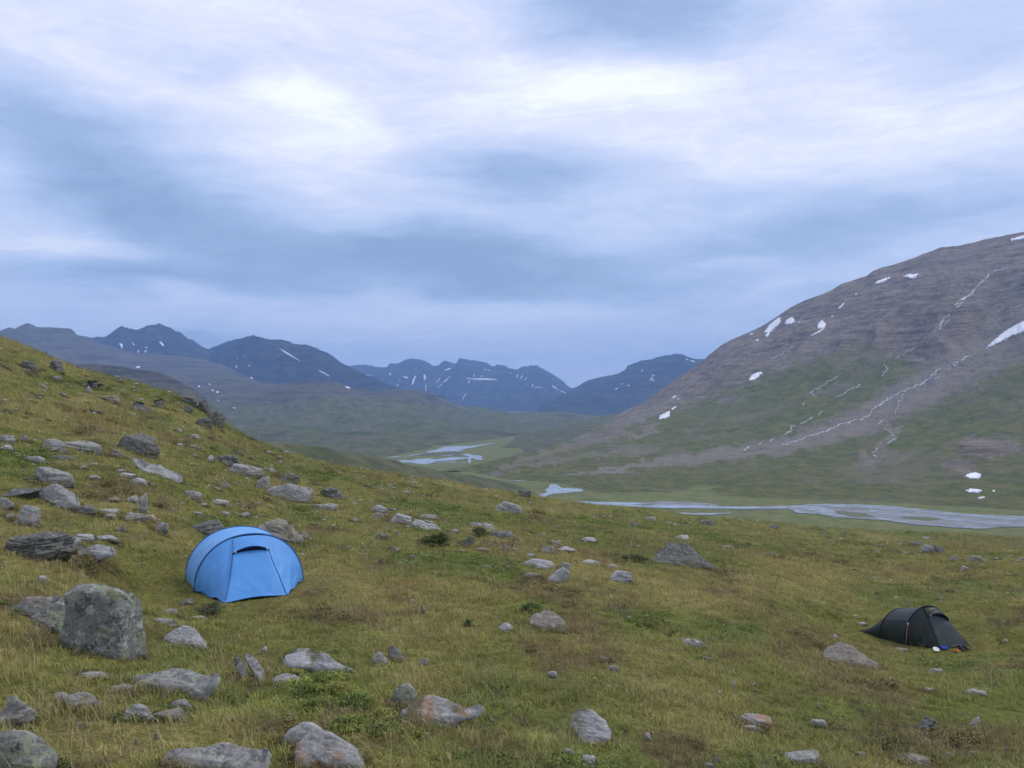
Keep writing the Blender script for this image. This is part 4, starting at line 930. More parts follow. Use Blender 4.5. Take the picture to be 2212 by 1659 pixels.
def outline_rock(k, pts, mk, label, short=None, lean=20, thick=.5, seed=1, sub=6, box=6.0, planes=7, lump=1.0):
    """a rock whose visible outline was measured in the photograph: the outline lies in a plane leaning back from the
    camera by `lean` degrees and the body bulges `thick` (share of its width) in front of and behind that plane"""
    P2 = np.array(Zs(k, pts)); u0, v0 = P2.min(0); u1, v1 = P2.max(0)
    x0, y0, z0 = pix_ground((u0 + u1) / 2, v1 - .10 * (v1 - v0)); wid = (u1 - u0) / F * y0; th = thick * wid
    yb = y0 + .45 * th; la = R(lean); s0 = (u0 + u1) / 2; s0 = (s0 - UC) / F; zb = -(v1 - VH) / F * yb
    n = np.array([0, -math.cos(la), math.sin(la)]); o = np.array([s0 * yb, yb, zb]); ax = np.array([1., 0, 0]); up = np.array([0, math.sin(la), math.cos(la)])
    def proj(u, v):
        d = np.array([(u - UC) / F, 1.0, (VH - v) / F]); t = (o @ n) / (d @ n); q = d * t - o; return q @ ax, q @ up
    Q = np.array([proj(a, b) for a, b in P2]); c = (Q.min(0) + Q.max(0)) / 2
    m_ = Q.mean(0); c = .5 * c + .5 * m_
    D, Fc = ico(sub); rs = np.random.RandomState(seed)
    th_ = np.arctan2(D[:, 2], D[:, 0]); rr = np.full(len(D), 1e9)
    for i in range(len(Q)):          # star-shaped distance to the outline along each direction
        a = Q[i] - c; b = Q[(i + 1) % len(Q)] - c; e = b - a
        dx, dz = np.cos(th_), np.sin(th_); den = dx * e[1] - dz * e[0]
        den = np.where(abs(den) < 1e-9, 1e-9, den); t = (a[0] * e[1] - a[1] * e[0]) / den; sgm = (a[0] * dz - a[1] * dx) / den
        ok = (t > 0) & (sgm >= -.001) & (sgm <= 1.001); rr = np.where(ok & (t < rr), t, rr)
    rr = np.where(rr > 1e8, np.median(rr), rr)
    od = np.argsort(th_); tg = np.linspace(-np.pi, np.pi, 361)[:-1]; rg = np.interp(tg, th_[od], rr[od], period=2 * np.pi)
    kn = np.hanning(17)[1:-1]; kn /= kn.sum(); rg = np.convolve(np.concatenate([rg[-7:], rg, rg[:7]]), kn, 'valid'); rr = np.interp(th_, tg, rg, period=2 * np.pi)
    s = D[:, 1]; rho_s = np.hypot(D[:, 0], D[:, 2])
    q = (np.abs(s) ** box + rho_s ** box) ** (1 / box); s = s / q; rho = rho_s / q
    px_ = np.cos(th_) * rr * rho; pz_ = np.sin(th_) * rr * rho; py_ = s * th / 2
    m = math.sqrt(wid * (Q[:, 1].max() - Q[:, 1].min())) * .8
    V = np.stack([px_, py_, pz_], 1)
    # a few broken faces on the side that looks at the camera
    for i in range(planes):
        nn = np.array([rs.uniform(-1, 1), -rs.uniform(.5, 1.2), rs.uniform(-.4, 1)]); nn /= np.linalg.norm(nn); lim = np.percentile(V @ nn, rs.uniform(86, 96))
        ex = np.maximum(V @ nn - lim, 0); V = V - nn[None] * (ex * .85)[:, None]
    q3 = V / m
    V = V + D * (lump * .035 * m * (noise3(q3 * 2.3 + seed, seed) + .6 * noise3(q3 * 5.5 + seed, seed + 1) + .4 * noise3(q3 * 13 + seed, seed + 2)))[:, None]
    W = o[None] + (V[:, :1] + c[0]) * ax[None] + (V[:, 2:3] + c[1]) * up[None] - V[:, 1:2] * -1 * -n[None] * -1
    hz_ = W[:, 2].max() - W[:, 2].min()
    W[:, 2] -= (.15 * th + .12 * hz_) * sstep(-.1, .7, s) * sstep(1.0, .1, np.maximum(D[:, 2], 0)) + .05 * hz_
    dn = sstep(.15, .8, -D[:, 2]); W[:, 2] -= dn * (.12 * hz_ + .05)
    if lean > 50:      # the upper face must clear the turf it lies on
        g0 = ground_z(W[:, 0], W[:, 1]); sel = (s < -.2) & (D[:, 2] > -.1)
        W[:, 2] += min(.16, max(0, float(np.percentile((g0 - W[:, 2])[sel], 85)) + .02))
    ctr = W.mean(0)
    zg = ground_z(W[:, 0], W[:, 1], False)
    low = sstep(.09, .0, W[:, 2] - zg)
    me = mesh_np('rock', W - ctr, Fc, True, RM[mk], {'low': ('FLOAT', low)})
    ROCKS.append(dict(me=me, c=ctr, box=(u0, v0, u1, v1), kind='B', mk=mk, label=label, w=W[:, 0].max() - W[:, 0].min(), d=W[:, 1].max() - W[:, 1].min(), h=W[:, 2].max() - zg.mean(), short=short, Y=yb))
# --- lower left
outline_rock(6, [(485,38),(590,12),(720,30),(790,55),(870,95),(895,160),(905,300),(918,420),(942,520),(925,585),(850,625),(700,640),(560,640),(520,600),(510,430),(500,300),(520,180),(545,110)], 'l', 'tall square lichen-covered boulder at lower left with a sheer grey face', short='tall square boulder', lean=10, thick=.8, seed=5, box=14, planes=4, lump=.8)
outline_rock(6, [(88,322),(170,290),(300,200),(400,165),(490,158),(512,200),(515,430),(470,440),(380,400),(260,372),(160,350)], 'l', 'dark sloping slab leaning on the left side of the tall square boulder', short='leaning dark slab', lean=58, thick=.3, seed=11)
outline_rock(6, [(-120,260),(60,200),(260,150),(400,132),(480,128),(470,160),(380,190),(250,240),(150,300),(40,330),(-120,340)], 'b', 'brown crusty ledge running left from the tall square boulder', short='brown crusty ledge', lean=45, thick=.25, seed=12)

A(6, (-60, 785, 212, 1050), 'R', 'g', 'rounded grey boulder cut by the left edge above the corner boulder', short='left edge boulder')
outline_rock(6, [(-150,1060),(0,1030),(120,1040),(200,1050),(265,1090),(290,1130),(350,1150),(385,1210),(380,1290),(370,1420),(-150,1450)], 'l', 'black and mint lichened boulder filling the bottom left corner', short='corner boulder', lean=30, thick=.7, seed=33)
A(6, (498, 650, 757, 722), 'S', 'p', 'narrow pale slab below the tall square boulder', short='narrow pale slab', roll=-3)
A(6, (365, 798, 452, 862), 'R', 'g')
A(6, (428, 783, 678, 930), 'R', 'g', 'humped grey stone with a pale ridge left of the long flat slab', short='humped grey stone')
A(6, (690, 752, 915, 806), 'S', 'o', 'orange lichened tail at the left end of the long flat slab', roll=-4)
outline_rock(6, [(885,742),(930,722),(1040,705),(1180,690),(1260,712),(1420,735),(1540,745),(1600,762),(1618,790),(1580,835),(1480,852),(1360,868),(1240,862),(1130,848),(1080,815),(1040,800),(900,800)], 'g', 'long flat grey slab resting above two rounded stones, lower left', short='long flat slab', lean=70, thick=.2, seed=45)
A(6, (810, 850, 1047, 1015), 'R', 'o', 'rounded stone with an orange lichen patch under the long flat slab', short='orange-patched round stone')
A(6, (1140, 835, 1335, 925), 'R', 'g')
A(6, (1025, 898, 1282, 1008), 'S', 'b', roll=-14)
outline_rock(6, [(1105,425),(1130,402),(1220,370),(1270,362),(1340,385),(1380,430),(1425,478),(1428,510),(1340,520),(1230,505),(1130,470)], 'p', 'flat-topped rock with a dark side below the blue tent', short='flat-topped rock', lean=62, thick=.4, seed=52)
A(6, (970, 288, 1212, 335), 'S', 'p', roll=2)
A(6, (1080, 222, 1245, 275), 'S', 'g')
A(6, (1225, 152, 1328, 208), 'R', 'l')
A(6, (1262, 272, 1440, 306), 'S', 'p')
outline_rock(6, [(1572,556),(1640,572),(1685,640),(1708,745),(1668,748),(1645,670),(1600,610)], 'l', 'left of two curved ribs of rock in the turf', short='curved ribs', lean=66, thick=.4, seed=55, sub=5)
outline_rock(6, [(1640,543),(1720,552),(1795,640),(1832,765),(1792,775),(1752,690),(1700,610)], 'g', 'right of two curved ribs of rock in the turf', lean=66, thick=.35, seed=56, sub=5)
A(6, (1775, 483, 1828, 535), 'P', 'p')
A(6, (1940, 488, 2135, 560), 'S', 'o', 'orange streaked flat stone at the upper end of the long pale slab', roll=8)
outline_rock(7, [(-125,600),(-60,548),(20,540),(120,552),(200,585),(300,625),(390,655),(440,692),(400,712),(280,680),(160,650),(40,640),(-80,640)], 'p', 'long pale slab slanting down to the right beside the green bushes', short='slanting pale slab', lean=70, thick=.22, seed=61)
A(6, (1860, 658, 2112, 735), 'R', 'o', 'low stone with orange lichen left of the green bushes', short='low orange stone')
A(6, (1812, 622, 1852, 652), 'R', 'p')
outline_rock(7, [(-125,1105),(-100,1060),(-40,1025),(40,1012),(110,1020),(180,1060),(235,1110),(262,1160),(250,1200),(120,1220),(-20,1200),(-110,1160)], 'p', 'large smooth pale boulder below the green bushes', short='smooth pale boulder', lean=48, thick=.6, seed=71)
outline_rock(7, [(-20,1200),(40,1155),(150,1145),(230,1170),(300,1195),(390,1240),(440,1310),(450,1380),(-10,1400),(-30,1290)], 'o', 'grey boulder with one orange patch at the bottom edge', short='bottom edge boulder', lean=55, thick=.5, seed=77)
outline_rock(6, [(1085,1310),(1150,1270),(1260,1238),(1400,1230),(1560,1236),(1720,1242),(1860,1255),(1905,1290),(1900,1420),(1085,1420)], 'g', 'long low slab rising from the bottom edge', short='bottom edge slab', lean=70, thick=.2, seed=81)
A(6, (243, 0, 318, 48), 'R', 'p', 'lone pale stone on the turf above the leaning slab')
A(6, (1850, 728, 1902, 762), 'R', 'g')
A(6, (1965, 1210, 2050, 1262), 'R', 'p')
A(6, (1790, 1025, 1825, 1065), 'P', 'b')
# --- lower middle
outline_rock(7, [(478,625),(490,565),(535,514),(570,530),(595,570),(590,610),(545,640)], 'g', 'left stone of an upright pair in the middle foreground', short='upright pair', lean=35, thick=.6, seed=57, sub=5)
outline_rock(7, [(586,488),(635,478),(685,520),(728,590),(722,614),(668,590),(610,540)], 'l', 'speckled leaning right stone of the upright pair', lean=45, thick=.5, seed=58, sub=5)
A(7, (778, 556, 880, 622), 'S', 'g', roll=18)
A(7, (914, 608, 946, 634), 'R', 'p')
outline_rock(7, [(625,800),(660,755),(700,735),(750,730),(790,760),(800,800),(780,850),(730,890),(680,925),(630,900),(612,850)], 'l', 'round green lichened stone behind the broad orange-edged rock', short='round lichened stone', lean=25, thick=.7, seed=91, box=3)
outline_rock(7, [(632,945),(690,920),(740,870),(800,838),(890,835),(970,855),(1060,875),(1140,905),(1200,895),(1270,892),(1284,908),(1240,935),(1150,962),(1080,975),(1010,1020),(940,1060),(860,1070),(780,1050),(710,1020),(680,990),(665,965)], 'o', 'broad pale rock with orange lichen edges and a narrow tail on its right', short='broad orange-edged rock', lean=68, thick=.24, seed=97)

A(7, (1348, 318, 1452, 395), 'R', 'p', 'isolated round pale stone in the middle foreground grass', short='isolated round stone')
outline_rock(7, [(1555,290),(1600,262),(1680,252),(1740,268),(1790,300),(1830,350),(1838,412),(1780,405),(1700,380),(1620,345),(1560,325)], 'b', 'low earthy rock hump sloping right in the grass', short='earthy rock hump', lean=68, thick=.25, seed=101)
A(7, (820, 200, 852, 262), 'R', 'b'); A(7, (738, 163, 786, 188), 'S', 'p')
outline_rock(7, [(1830,940),(1870,912),(1940,908),(2010,935),(2070,975),(2118,1030),(2112,1080),(2070,1120),(2040,1180),(1990,1205),(1930,1185),(1905,1110),(1890,1050),(1850,1000)], 'p', 'pale stone broad at the top and narrow below, alone right of the orange-edged rock', short='lone top-heavy stone', lean=58, thick=.4, seed=9)
A(7, (1772, 1172, 1872, 1230), 'R', 'p'); A(7, (1892, 1212, 2012, 1305), 'R', 'p', roll=20)
A(7, (1678, 648, 1748, 703), 'R', 'p'); A(7, (1982, 550, 2122, 603), 'S', 'b'); A(7, (2102, 608, 2178, 663), 'R', 'p')
# --- lower right
A(8, (313, 343, 442, 403), 'T', 'p', 'bright knobbly stone left of the brown hummock', short='bright knobbly stone')
outline_rock(8, [(1088,425),(1120,400),(1180,390),(1250,402),(1320,438),(1370,465),(1412,492),(1405,525),(1320,520),(1210,500),(1120,480),(1085,450)], 'b', 'broad pale-topped rock hump below the dark tent', short='rock hump below the dark tent', lean=68, thick=.3, seed=131)
A(8, (1283, 260, 1338, 285), 'S', 'p'); A(8, (1143, 328, 1178, 353), 'R', 'p')
A(8, (1482, 400, 1572, 430), 'S', 'b', 'pinkish flat stone under the guy line of the dark tent', short='pinkish flat stone')
A(8, (1670, 513, 1772, 552), 'S', 'g'); A(8, (1638, 618, 1722, 652), 'R', 'o'); A(8, (1878, 630, 2008, 672), 'S', 'p', roll=10)
A(8, (588, 758, 812, 838), 'S', 'o', 'flat stone with an orange streak in the lower right grass', roll=10, short='orange-streaked flat stone')
A(8, (622, 828, 765, 865), 'S', 'p', roll=-5); A(8, (1025, 793, 1145, 848), 'S', 'g')
A(8, (858, 965, 1085, 1058), 'B', 'g', 'blocky grey stone near the bottom edge right of centre', short='blocky bottom stone', roll=-6)
A(8, (770, 1003, 822, 1048), 'R', 'g'); A(8, (1268, 975, 1352, 1012), 'S', 'g'); A(8, (488, 1005, 542, 1042), 'R', 'g')
A(8, (590, 585, 617, 628), 'P', 'p'); A(8, (665, 592, 745, 622), 'S', 'g', roll=-15); A(8, (503, 638, 548, 670), 'P', 'p'); A(8, (258, 643, 292, 668), 'R', 'p'); A(8, (718, 632, 745, 655), 'R', 'g')
A(8, (103, 873, 153, 920), 'R', 'p'); A(8, (430, 1043, 512, 1075), 'S', 'g'); A(8, (1590, 778, 1725, 880), 'S', 'd', roll=25); A(8, (1903, 780, 1968, 838), 'S', 'p', roll=35)
A(8, (413, 448, 502, 482), 'S', 'b'); A(8, (2088, 353, 2132, 382), 'R', 'g'); A(8, (1045, 705, 1088, 748), 'R', 'b'); A(8, (1893, 975, 1948, 1006), 'S', 'p')
A(8, (1515, 985, 1725, 1065), 'S', 'b', 'dark brown slab like a fallen log in the lower right corner', roll=18, short='log-like slab')
A(8, (0, 228, 45, 248), 'S', 'p'); A(8, (110, 240, 162, 264), 'S', 'p', 'small pale stone on top of the mossy mound'); A(8, (1310, 710, 1350, 726), 'S', 'g'); A(8, (1940, 588, 1975, 604), 'S', 'p')
A(8, (1640, 900, 1700, 935), 'R', 'b'); A(8, (1760, 985, 1830, 1012), 'S', 'g')
# --- middle ground
A(9, (-15, 495, 62, 562), 'R', 'd'); A(9, (472, 522, 557, 572), 'R', 'd', 'dark round stone left of the juniper bush', short='dark round stone'); A(9, (583, 500, 622, 525), 'R', 'g')
A(9, (573, 606, 622, 650), 'P', 'g'); A(9, (778, 650, 827, 682), 'R', 'b'); A(9, (178, 460, 228, 492), 'R', 'p'); A(9, (308, 420, 377, 462), 'R', 'p'); A(9, (68, 455, 102, 476), 'R', 'g')
A(9, (438, 343, 562, 402), 'T', 'p', 'pale ragged outcrop in the middle distance', short='pale ragged outcrop'); A(9, (430, 393, 548, 442), 'S', 'b')
A(9, (553, 395, 702, 467), 'B', 'p', 'pale block left of the layered outcrop', roll=14, short='pale block')
A(9, (700, 430, 908, 508), 'T', 'p', 'layered outcrop just above the juniper bush', roll=12, short='layered outcrop'); A(9, (735, 403, 895, 440), 'S', 'b', roll=4)
A(9, (1063, 448, 1162, 492), 'T', 'g', roll=-4); A(9, (1138, 458, 1258, 515), 'T', 'p', 'crusty pale stone above the low domed rock', roll=14, short='crusty pale stone')
A(9, (1168, 510, 1388, 564), 'S', 'd', 'low domed rock right of the juniper bush', short='low domed rock')
A(9, (1223, 318, 1408, 402), 'B', 'g', 'solitary grey wedge-shaped boulder on the green slope', roll=20, seed=211, short='solitary wedge boulder')
A(9, (1370, 248, 1465, 297), 'T', 'd', 'dark spiky outcrop on the brow above the river bend', short='dark spiky outcrop')
A(9, (938, 488, 1003, 527), 'R', 'g'); A(9, (998, 538, 1103, 612), 'S', 'd', roll=30); A(9, (1112, 603, 1183, 642), 'R', 'p'); A(9, (1283, 593, 1330, 640), 'P', 'p', 'small pointed pale stone in the middle ground', short='small pointed stone'); A(9, (1325, 612, 1378, 640), 'R', 'g')
A(9, (1508, 600, 1620, 657), 'T', 'g'); A(9, (1610, 605, 1743, 650), 'T', 'p', 'crumbly pale rock right of a grey one in the middle ground', short='crumbly pale rock'); A(9, (1560, 570, 1645, 596), 'S', 'b')
A(9, (1423, 646, 1482, 677), 'R', 'g')
A(9, (1380, 678, 1640, 748), 'S', 'p', 'long pale sloping rock, upper part of a strip in the middle', roll=12, short='long pale strip'); A(9, (1560, 735, 1705, 845), 'S', 'p', 'lower end of the pale rock strip pointing down right', roll=36)
A(9, (1618, 703, 1718, 752), 'S', 'g', roll=16); A(9, (1385, 770, 1530, 812), 'S', 'b')
A(9, (1743, 695, 1928, 732), 'S', 'p', 'upper arm of the forked rock right of the pale strip', short='forked rock'); A(9, (1915, 718, 2045, 752), 'S', 'g', roll=6); A(9, (1925, 750, 2122, 838), 'S', 'p', 'lower arm of the forked rock right of the pale strip', roll=14)
A(9, (1778, 548, 1873, 588), 'R', 'p', 'rounded pale stone alone on the green slope', short='rounded pale stone'); A(9, (1618, 470, 1652, 498), 'R', 'p'); A(9, (1578, 502, 1604, 519), 'R', 'p'); A(9, (1528, 518, 1550, 547), 'P', 'p')
A(9, (2088, 443, 2142, 487), 'R', 'd'); A(9, (2168, 416, 2250, 452), 'T', 'p'); A(9, (353, 303, 413, 327), 'S', 'p'); A(9, (638, 250, 702, 282), 'S', 'g', roll=8)
A(9, (125, 233, 290, 308), 'T', 'd', 'dark broken outcrop right of the big split block', short='dark broken outcrop'); A(9, (58, 332, 235, 380), 'T', 'g'); A(9, (688, 655, 724, 682), 'R', 'g'); A(9, (688, 700, 733, 713), 'S', 'p')
A(9, (1275, 728, 1345, 748), 'S', 'b'); A(9, (1150, 720, 1215, 752), 'R', 'b'); A(9, (985, 625, 1050, 648), 'S', 'b'); A(9, (2060, 1045, 2120, 1075), 'S', 'g'); A(9, (560, 360, 610, 384), 'R', 'g')
A(9, (1440, 325, 1472, 348), 'R', 'b'); A(9, (755, 280, 800, 298), 'S', 'b'); A(9, (820, 285, 870, 297), 'S', 'b'); A(9, (660, 398, 700, 414), 'S', 'b'); A(9, (1020, 455, 1045, 472), 'R', 'p'); A(9, (880, 430, 912, 446), 'S', 'g')
# --- right middle ground
A(4, (283, 406, 392, 450), 'B', 'd', 'black and white blocky boulder below the river', short='black and white block'); A(4, (133, 500, 234, 532), 'R', 'p', 'small white-topped stone above the big dark dome', short='white-topped stone')
outline_rock(4, [(-12,668),(20,630),(60,602),(120,588),(200,585),(250,600),(300,640),(350,675),(378,705),(300,712),(220,700),(100,705),(10,700)], 'd', 'big dark domed rock with white ledges in the right middle ground', short='big dark dome', lean=60, thick=.35, seed=303)
A(4, (683, 608, 783, 632), 'S', 'd', roll=6); A(4, (1513, 538, 1612, 572), 'T', 'd'); A(4, (1588, 553, 1690, 612), 'T', 'g', 'grey ragged rocks in front of the river on the right', short='grey ragged rocks'); A(4, (1672, 560, 1742, 618), 'T', 'd', 'dark peaked rock at the right end of the ragged rocks')
A(4, (1338, 552, 1397, 577), 'T', 'b'); A(4, (1753, 620, 1848, 658), 'S', 'b', roll=8); A(4, (1868, 618, 1980, 668), 'T', 'g'); A(4, (1820, 683, 1882, 722), 'S', 'g', roll=14); A(4, (2143, 633, 2250, 668), 'T', 'b'); A(4, (2028, 632, 2072, 652), 'R', 'b')
A(4, (408, 560, 502, 582), 'S', 'b', roll=6); A(4, (700, 443, 762, 467), 'T', 'd'); A(4, (83, 424, 132, 441), 'R', 'g'); A(4, (133, 434, 178, 449), 'R', 'g'); A(4, (1120, 486, 1165, 502), 'S', 'd'); A(4, (1000, 478, 1045, 490), 'R', 'd'); A(4, (1330, 592, 1370, 608), 'S', 'g'); A(4, (480, 600, 520, 612), 'S', 'g')
A(4, (1480, 600, 1545, 616), 'S', 'b'); A(4, (2100, 738, 2160, 748), 'S', 'b'); A(4, (2160, 560, 2212, 575), 'S', 'b'); A(4, (1600, 512, 1660, 528), 'S', 'g')
# --- left slope above the blue tent
A(5, (-20, 68, 105, 122), 'S', 'g', roll=-6); A(5, (105, 70, 195, 112), 'S', 'b', roll=18); A(5, (-30, 133, 82, 187), 'R', 'p', 'pale rounded stone at the left edge beside an orange sliver'); A(5, (58, 176, 138, 204), 'S', 'o', roll=12)
A(5, (248, 93, 480, 180), 'S', 'g', 'left half of the long grey rock on the upper left slope', seed=331, short='long grey rock'); A(5, (440, 105, 718, 198), 'B', 'g', 'blocky right half of the long grey rock, upper left slope', roll=5)
A(5, (798, 55, 1085, 208), 'B', 'd', 'big dark block tilted on the upper left slope', roll=20, short='big tilted dark block', seed=341); A(5, (718, 160, 855, 228), 'S', 'b', roll=12)
A(5, (155, 208, 335, 262), 'S', 'g', roll=-4); A(5, (318, 203, 528, 247), 'S', 'd', 'dark overhanging slab under the long grey rock', roll=3, short='dark overhanging slab'); A(5, (328, 158, 392, 182), 'R', 'g')
A(5, (212, 278, 512, 415), 'B', 'g', 'squat grey block with a flat top on the left slope', seed=351, short='squat grey block', roll=4); A(5, (528, 262, 588, 302), 'R', 'g'); A(5, (603, 248, 663, 282), 'R', 'p'); A(5, (133, 343, 213, 382), 'R', 'd'); A(5, (598, 338, 693, 382), 'R', 'g')
A(5, (-30, 425, 270, 505), 'T', 'd', 'dark layered ledge at the left edge', short='dark layered ledge', roll=-3); A(5, (-30, 488, 105, 585), 'T', 'g', roll=-20)
outline_rock(5, [(75,545),(180,490),(300,440),(420,412),(500,450),(560,490),(620,525),(560,545),(400,550),(250,560),(120,565)], 'g', 'large triangular grey slab rising from the layered ledge', short='large triangular slab', lean=35, thick=.4, seed=361)
A(5, (15, 588, 102, 645), 'R', 'p'); A(5, (78, 542, 258, 690), 'B', 'o', 'blocky stone with an orange spot below the triangular slab', roll=10, short='orange-spotted block')
A(5, (500, 548, 672, 622), 'S', 'd', roll=8); A(5, (658, 568, 832, 608), 'S', 'p'); A(5, (700, 603, 822, 652), 'S', 'b', roll=5); A(5, (818, 592, 990, 662), 'T', 'g', 'cracked grey stone left of the yellowish one', roll=-6, short='cracked grey stone'); A(5, (968, 604, 1090, 662), 'S', 'o', 'flat stone with a yellowish rusty top above the blue tent', roll=-4)
A(5, (1030, 660, 1142, 742), 'S', 'g', roll=24); A(5, (738, 473, 822, 532), 'R', 'b'); A(5, (858, 463, 937, 532), 'R', 'g'); A(5, (923, 463, 1008, 610), 'P', 'g', 'tall pointed stone standing on the left slope', short='tall pointed stone'); A(5, (798, 668, 852, 728), 'P', 'g')
A(5, (768, 300, 862, 330), 'S', 'p'); A(5, (773, 323, 935, 368), 'S', 'p', roll=14); A(5, (853, 358, 1018, 412), 'S', 'p', 'pale slab at the lower end of a thin row on the left slope', roll=12)
outline_rock(5, [(888,255),(960,252),(1060,275),(1160,300),(1250,340),(1265,365),(1200,378),(1110,350),(1000,320),(910,292)], 'p', 'longest pale slab slanting down the left slope', short='longest slanting slab', lean=60, thick=.2, seed=381)
A(5, (1203, 443, 1387, 502), 'S', 'g', 'flat grey stone alone above the blue tent', short='flat grey stone above the blue tent', roll=6); A(5, (1343, 523, 1412, 552), 'R', 'p'); A(5, (1408, 500, 1562, 552), 'S', 'p', roll=14)
A(5, (1468, 380, 1582, 432), 'S', 'b'); A(5, (1428, 418, 1502, 441), 'S', 'p'); A(5, (1233, 508, 1272, 527), 'R', 'p'); A(5, (1293, 588, 1392, 622), 'S', 'g'); A(5, (1478, 573, 1562, 628), 'S', 'g', roll=28)
A(5, (1638, 583, 1703, 637), 'R', 'p', 'lone roundish stone just above the blue tent'); A(5, (1753, 600, 1812, 622), 'S', 'g'); A(5, (1628, 543, 1682, 562), 'S', 'g'); A(5, (2113, 658, 2142, 682), 'P', 'p')
A(5, (1245, 638, 1585, 775), 'S', 'd', 'dark layered rock behind the left side of the blue tent', seed=391, roll=-10, short='rock behind the tent on the left', depth=1.0); A(5, (1700, 640, 2108, 800), 'T', 'b', 'large humped rock behind the right side of the blue tent', seed=395, roll=12, short='rock behind the tent on the right')
A(5, (1743, 338, 1833, 442), 'P', 'g', 'upright stone standing at the left end of the big split block', short='upright stone', roll=10)
outline_rock(5, [(1822,412),(1900,400),(1980,405),(2090,412),(2130,430),(2105,480),(2085,530),(1990,535),(1900,505),(1840,470)], 'g', 'big split grey block on the slope behind the blue tent', short='big split block', lean=25, thick=.5, seed=403)
A(5, (1393, 188, 1453, 252), 'R', 'p'); A(5, (1438, 200, 1685, 295), 'T', 'd', 'dark mossy outcrop in the row of rocks on the left slope', roll=16, short='dark mossy outcrop'); A(5, (1540, 258, 1782, 352), 'B', 'g', 'grey block below the dark mossy outcrop', roll=12, short='grey block in the row'); A(5, (1758, 283, 1895, 325), 'S', 'g', roll=10); A(5, (1858, 328, 2035, 405), 'S', 'd', roll=18)
A(5, (1288, 190, 1347, 217), 'R', 'p'); A(5, (1188, 118, 1252, 147), 'S', 'p'); A(5, (1253, 133, 1372, 157), 'S', 'g'); A(5, (1195, 18, 1238, 52), 'P', 'p', 'small upright white stone high on the left slope', short='small upright white stone'); A(5, (1268, 60, 1362, 97), 'S', 'g', roll=14); A(5, (1598, 163, 1648, 197), 'S', 'p', roll=20)
A(5, (-30, 715, 490, 925), 'T', 'd', 'massive dark outcrop at the left edge level with the tent', seed=421, roll=-4, short='massive dark outcrop'); A(5, (338, 760, 570, 855), 'S', 'g', 'sloping slab on the right of the massive dark outcrop', roll=18); A(5, (468, 733, 645, 798), 'S', 'p', roll=8); A(5, (638, 742, 822, 802), 'T', 'p')
outline_rock(5, [(470,905),(540,888),(640,882),(720,878),(800,880),(822,905),(800,935),(700,942),(600,935),(520,920)], 'p', 'long whitish slab lying left of the blue tent', short='long whitish slab', lean=60, thick=.22, seed=471)
# --- high on the left slope
A(1, (1315, 695, 1412, 805), 'T', 'd', 'dark layered crag at the edge of the left skyline', seed=431, short='skyline crag', sink=.6); A(1, (1235, 742, 1335, 805), 'T', 'd'); A(1, (1108, 600, 1245, 660), 'T', 'd', 'ragged crag on the left skyline above the layered one', roll=10, short='ragged crag', sink=.7); A(1, (1225, 628, 1345, 715), 'T', 'd', roll=16, sink=.6)
A(1, (1148, 650, 1222, 712), 'T', 'd', roll=14); A(1, (968, 622, 1042, 682), 'T', 'd'); A(1, (838, 652, 962, 708), 'T', 'd', roll=10); A(1, (288, 375, 412, 452), 'T', 'd', 'dark bouldery knoll near the top of the left slope', short='bouldery knoll'); A(1, (122, 382, 218, 440), 'T', 'd')
A(1, (643, 600, 762, 652), 'T', 'b'); A(1, (538, 543, 584, 592), 'P', 'p', 'pale pointed stone in front of a dark bush high on the slope', short='pale pointed high stone'); A(1, (358, 580, 432, 612), 'S', 'b'); A(1, (508, 520, 628, 562), 'T', 'd'); A(1, (693, 695, 737, 717), 'R', 'p'); A(1, (583, 683, 648, 722), 'R', 'd')
A(1, (715, 484, 778, 524), 'T', 'd', 'small dark lump standing on the left skyline', short='skyline lump', sink=.8); A(1, (-10, 400, 62, 432), 'T', 'd'); A(1, (268, 552, 303, 572), 'S', 'p'); A(1, (200, 588, 252, 607), 'S', 'p'); A(1, (418, 538, 462, 556), 'S', 'g'); A(1, (1163, 768, 1192, 786), 'R', 'p'); A(1, (820, 560, 862, 578), 'R', 'd')
A(1, (320, 470, 385, 512), 'T', 'g'); A(1, (230, 520, 300, 556), 'T', 'b'); A(1, (420, 625, 470, 645), 'S', 'b'); A(1, (520, 735, 560, 752), 'R', 'b'); A(1, (1320, 872, 1350, 888), 'R', 'p'); A(1, (1465, 890, 1500, 905), 'R', 'p'); A(1, (1660, 950, 1730, 972), 'S', 'g'); A(1, (1480, 945, 1530, 970), 'S', 'p', roll=20); A(1, (680, 765, 730, 775), 'S', 'b')
A(1, (1120, 900, 1160, 925), 'S', 'g', roll=-20); A(1, (1200, 852, 1270, 880), 'S', 'p', roll=10); A(1, (1010, 905, 1050, 918), 'S', 'p'); A(1, (1980, 1150, 2030, 1165), 'S', 'p'); A(1, (1820, 1085, 1860, 1110), 'R', 'b'); A(1, (20, 695, 70, 715), 'R', 'b')

